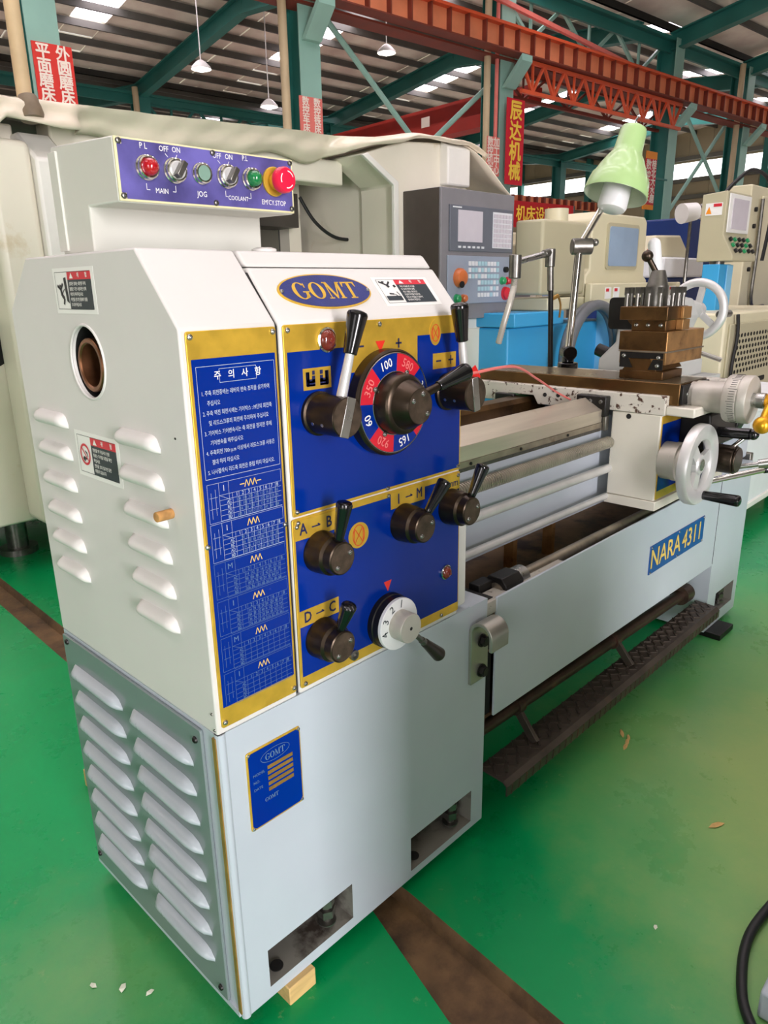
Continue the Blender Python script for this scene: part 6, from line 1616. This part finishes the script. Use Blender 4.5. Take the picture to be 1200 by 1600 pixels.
# white swing lamp among the far machines
wl = thing('spot_lamp', 'white spot lamp head on a stalk beside the beige pendant', 'lamp', (6.0, 1.83, 0))
m = MB(); m.cyl((6.0,1.83,0),(6.0,1.83,1.74),0.014,n=10); m.cyl((6.0,1.83,0),(6.0,1.83,0.04),0.12,n=18); m.build('stalk', MATS['steel_dark'], wl)
m = MB(); m.cyl((5.90,1.87,1.79),(6.03,1.81,1.81),0.08,0.07,n=24); m.build('head', MATS['white_enamel'], wl)
m = MB(); m.torus((6.10,1.78,1.81),(0.9,-0.3,0.1),0.05,0.014,20,8); m.build('collar', MATS['steel'], wl)

# white tank beyond the lathe leg
tk_ = thing('coolant_tank', 'off-white tank cabinet on feet beyond the right leg of the lathe', 'cabinet', (3.4, 0.6, 0))
m = MB(); m.box(2.78, 4.35, 0.32, 1.02, 0.135, 0.630); m.build('body', MATS['off_white'], tk_, bevel=0.012)
m = MB(); m.box(2.76, 4.37, 0.30, 1.04, 0.630, 0.652); m.build('top', MATS['off_white'], tk_, bevel=0.006)
m = MB(); m.box(2.77, 4.36, 0.31, 1.03, 0.115, 0.150); m.build('skirt', MATS['cnc_white'], tk_, bevel=0.006)
for x_ in (2.9, 4.2):
    for y_ in (0.42, 0.92):
        m = MB(); m.cyl((x_,y_,0),(x_,y_,0.12),0.04,n=14); m.build('foot', MATS['rubber'], tk_)
m = MB(); nn = 14; vs = []
for i in range(nn+1):
    for j in range(nn+1): vs.append((3.02+0.42*i/nn+0.02*math.sin(j), 0.40+0.32*j/nn+0.02*math.sin(i*1.3), 0.655+0.035*abs(math.sin(i*0.9+j*0.5))*math.sin(math.pi*i/nn)*math.sin(math.pi*j/nn)+0.002))
m.add(vs, [(i*(nn+1)+j, i*(nn+1)+j+1, (i+1)*(nn+1)+j+1, (i+1)*(nn+1)+j) for i in range(nn) for j in range(nn)])
tag(m.build('cloth', MATS['pink_cloth'], None, angle=80), 'crumpled pink cloth lying on the off-white tank', 'cloth')

# far machines filling the hall
def far_machine(name, label, x, y, w, d, h, mt, mt2, h2=0.0):
    t = thing(name, label, 'machine', (x+w/2, y+d/2, 0))
    m = MB(); m.box(x, x+w, y, y+d, 0, h); b = m.build('body', MATS[mt], t, bevel=0.02)
    m = MB(); m.box(x+w*0.08, x+w*0.6, y-0.02, y+0.001, h*0.35, h*0.9); dr_ = m.build('door', MATS[mt2], t, bevel=0.01)
    m = MB(); m.box(x+w*0.15, x+w*0.45, y-0.026, y-0.019, h*0.55, h*0.82); m.build('pane', MATS['hood_glass'], dr_)
    m = MB(); m.box(x+w*0.55, x+w*0.57, y-0.05, y-0.02, h*0.45, h*0.7); m.build('handle', MATS['steel_dark'], dr_)
    m = MB(); m.box(x+w*0.68, x+w*0.95, y-0.03, y+0.001, h*0.5, h*0.85); m.build('control_panel', MATS['pendant_grey'], t, bevel=0.01)
    if h2:
        m = MB(); m.box(x+w*0.2, x+w*0.8, y+d*0.2, y+d*0.8, h, h+h2); m.build('head', MATS[mt2], t, bevel=0.02)
    return t
far_machine('lathe_cabinet', 'pale beige machine between the control pendant and the grinder', 4.9, 3.3, 1.0, 0.9, 1.62, 'beige_dark', 'beige')
far_machine('milling_machine', 'cream machine with grey head in the middle distance', 8.2, 4.8, 1.8, 1.2, 1.6, 'cnc_cream', 'beige', 0.35)
far_machine('milling_machine', 'grey-green machine far down the hall', 11.0, 4.4, 1.8, 1.2, 1.7, 'ring_grey', 'beige', 0.4)
far_machine('milling_machine', 'white machine far behind the beige pendant', 11.2, 2.6, 2.0, 1.2, 1.5, 'off_white', 'sky_blue', 0.3)
far_machine('milling_machine', 'blue and cream machine deep in the hall by the end wall', 14.5, 4.6, 2.2, 1.4, 1.9, 'sky_blue', 'cnc_cream', 0.3)
far_machine('milling_machine', 'cream machine close to the far end wall on the right', 16.5, 2.2, 2.5, 1.4, 1.9, 'cnc_cream', 'navy', 0.3)
# banners on far rails
def banner(p0, p1, z0, z1, label, s, mt='banner_red'):
    t = thing('wall_banner', label, 'banner', (p0[0], p0[1], z0))
    a = Vector((p0[0],p0[1],0)); b = Vector((p1[0],p1[1],0)); d = (b-a).normalized(); n = Vector((d.y,-d.x,0))
    m = MB(); m.obox((a+b)/2 + Vector((0,0,(z0+z1)/2)), d, n, Z3, (b-a).length/2, 0.01, (z1-z0)/2); m.build('cloth', MATS[mt], t)
    for e in (a, b):
        m = MB(); m.cyl(e, e+Vector((0,0,z1)), 0.02, n=8); m.build('stake', MATS['steel_dark'], t)
    txt('banner_lettering', s, (a+b)/2 + n*0.014 + Vector((0,0,(z0+z1)/2)), d, Z3, (z1-z0)*0.62, MATS['sign_yellow'], t, bold=0.02)
banner((11.2,4.2), (14.5,3.9), 2.02, 2.36, 'dark red banner with yellow characters right of the teal column', '机床设备')
banner((7.0,4.6), (8.6,4.45), 1.92, 2.22, 'dark red banner with yellow characters left of the grinder', '机床设备')
# potted green plant on top of far machine
pl = thing('leafy_plant', 'bright green leafy plant on a far machine left of the lamp stem', 'plant', (5.45,3.7,1.62))
m = MB(); random.seed(5)
m = MB(); m.cyl((5.45,3.7,1.622),(5.45,3.7,1.72),0.09,0.11,n=16); m.build('pot', MATS['cap_brown'], pl)
mat('leaf_green', (86, 132, 62), 0.5, var=0.2)
for i in range(36):
    a = random.random()*6.28; r_ = random.random()*0.11; h_ = 1.74 + random.random()*0.26
    c0 = Vector((5.45+r_*math.cos(a), 3.7+r_*math.sin(a), h_)); u_ = Vector((math.cos(a),math.sin(a),0.5)).normalized(); v_ = u_.cross(Z3).normalized()
    m = MB(); m.add([c0-u_*0.05, c0+v_*0.022, c0+u_*0.06, c0-v_*0.022], [(0,1,2,3)]); m.build('leaf', MATS['leaf_green'], pl, angle=0)

# machine corner across the aisle, an unseen light-blocking box added to it, and hose
oc = thing('grey_cabinet', 'grey machine cabinet corner at the lower right edge of the picture, plus an added unseen light blocker', 'cabinet', (1.2, -1.0, 0))
m = MB(); m.box(0.665, 1.9, -1.20, -0.645, 0.06, 0.26); m.build('lower_body', MATS['grey_paint'], oc, bevel=0.01)
m = MB(); m.box(0.64, 1.92, -1.90, -0.63, 0.0, 0.06); m.build('plinth', MATS['grey_paint'], oc, bevel=0.006)
m = MB(); m.box(-0.06, 0.56, -1.95, -1.25, 0.0, 1.06); light_blocker = m.build('housing', MATS['grey_panel'], oc, bevel=0.01)  # unseen box added to block doorway light and shade the lathe base
m = MB(); m.box(-0.03, 0.24, -1.252, -1.238, 0.2, 0.98); m.build('door', MATS['grey_panel'], oc, bevel=0.006)  # door leaves only dress the added blocker
m = MB(); m.box(0.26, 0.53, -1.252, -1.238, 0.2, 0.98); m.build('door', MATS['grey_panel'], oc, bevel=0.006)
m = MB(); m.tube([(0.55,-0.70,0.0105),(0.62,-0.622,0.0105),(0.70,-0.585,0.0105),(0.80,-0.566,0.0105),(0.92,-0.575,0.0105),(1.10,-0.60,0.0105)],0.0095,12,8); tag(m.build('hose', MATS['rubber']), 'black rubber hose curving on the floor at the lower right', 'hose')

# leaves and paint flakes on the floor
lfm = MB(); lfm.add([(-0.020,0,0.001),(-0.006,0.0055,0.004),(0.010,0.005,0.0045),(0.024,0,0.001),(0.010,-0.005,0.002),(-0.006,-0.0055,0.0018)], [(0,1,2,3,4,5)]); lfme = lfm.mesh('dry_leaf', MATS['leaf_tan'], 0)
mat('flake', (222, 226, 206), 0.6, var=0.05)
ffm = MB(); ffm.add([(-0.008,0,0.0008),(-0.002,0.005,0.0022),(0.007,0.003,0.0014),(0.009,-0.003,0.0008),(0,-0.005,0.0018)], [(0,1,2,3,4)]); ffme = ffm.mesh('paint_flake', MATS['flake'], 0)
for x_, y_, r_, s_, me_, lab_, cat_ in ((1.274,-0.062,0.6,1.0,lfme,'uppermost of four tan leaf slivers beside the foot pedal','leaf'),(1.268,-0.085,0.5,0.8,lfme,'second of four tan leaf slivers beside the foot pedal','leaf'),(1.245,-0.092,0.35,0.9,lfme,'third of four tan leaf slivers beside the foot pedal','leaf'),(1.222,-0.098,0.2,0.9,lfme,'lowest of four tan leaf slivers beside the foot pedal','leaf'),
                             (1.076,-0.400,-0.5,1.1,lfme,'single tan leaf on the open floor at right','leaf'),(0.62,2.02,0.4,1.6,lfme,'curled brown leaf on the floor at far left','leaf'),
                             (-0.075,0.20,0.2,1.0,ffme,'pale paint flake nearest the louvred base panel','paint flake'),(-0.105,0.245,0.9,1.2,ffme,'pale paint flake between two others left of the base','paint flake'),(-0.14,0.29,1.9,1.0,ffme,'pale paint flake farthest from the louvred base','paint flake'),(0.70,-0.42,0.4,0.8,ffme,'small pale flake on the green floor in front of the trench','paint flake')):
    o = inst(me_, 'dry_leaf' if me_ is lfme else 'paint_flake', None, Matrix.Translation((x_,y_,0.0005)) @ Matrix.Rotation(r_,4,'Z') @ Matrix.Scale(s_,4))
    tag(o, lab_, cat_)
flush_texts()
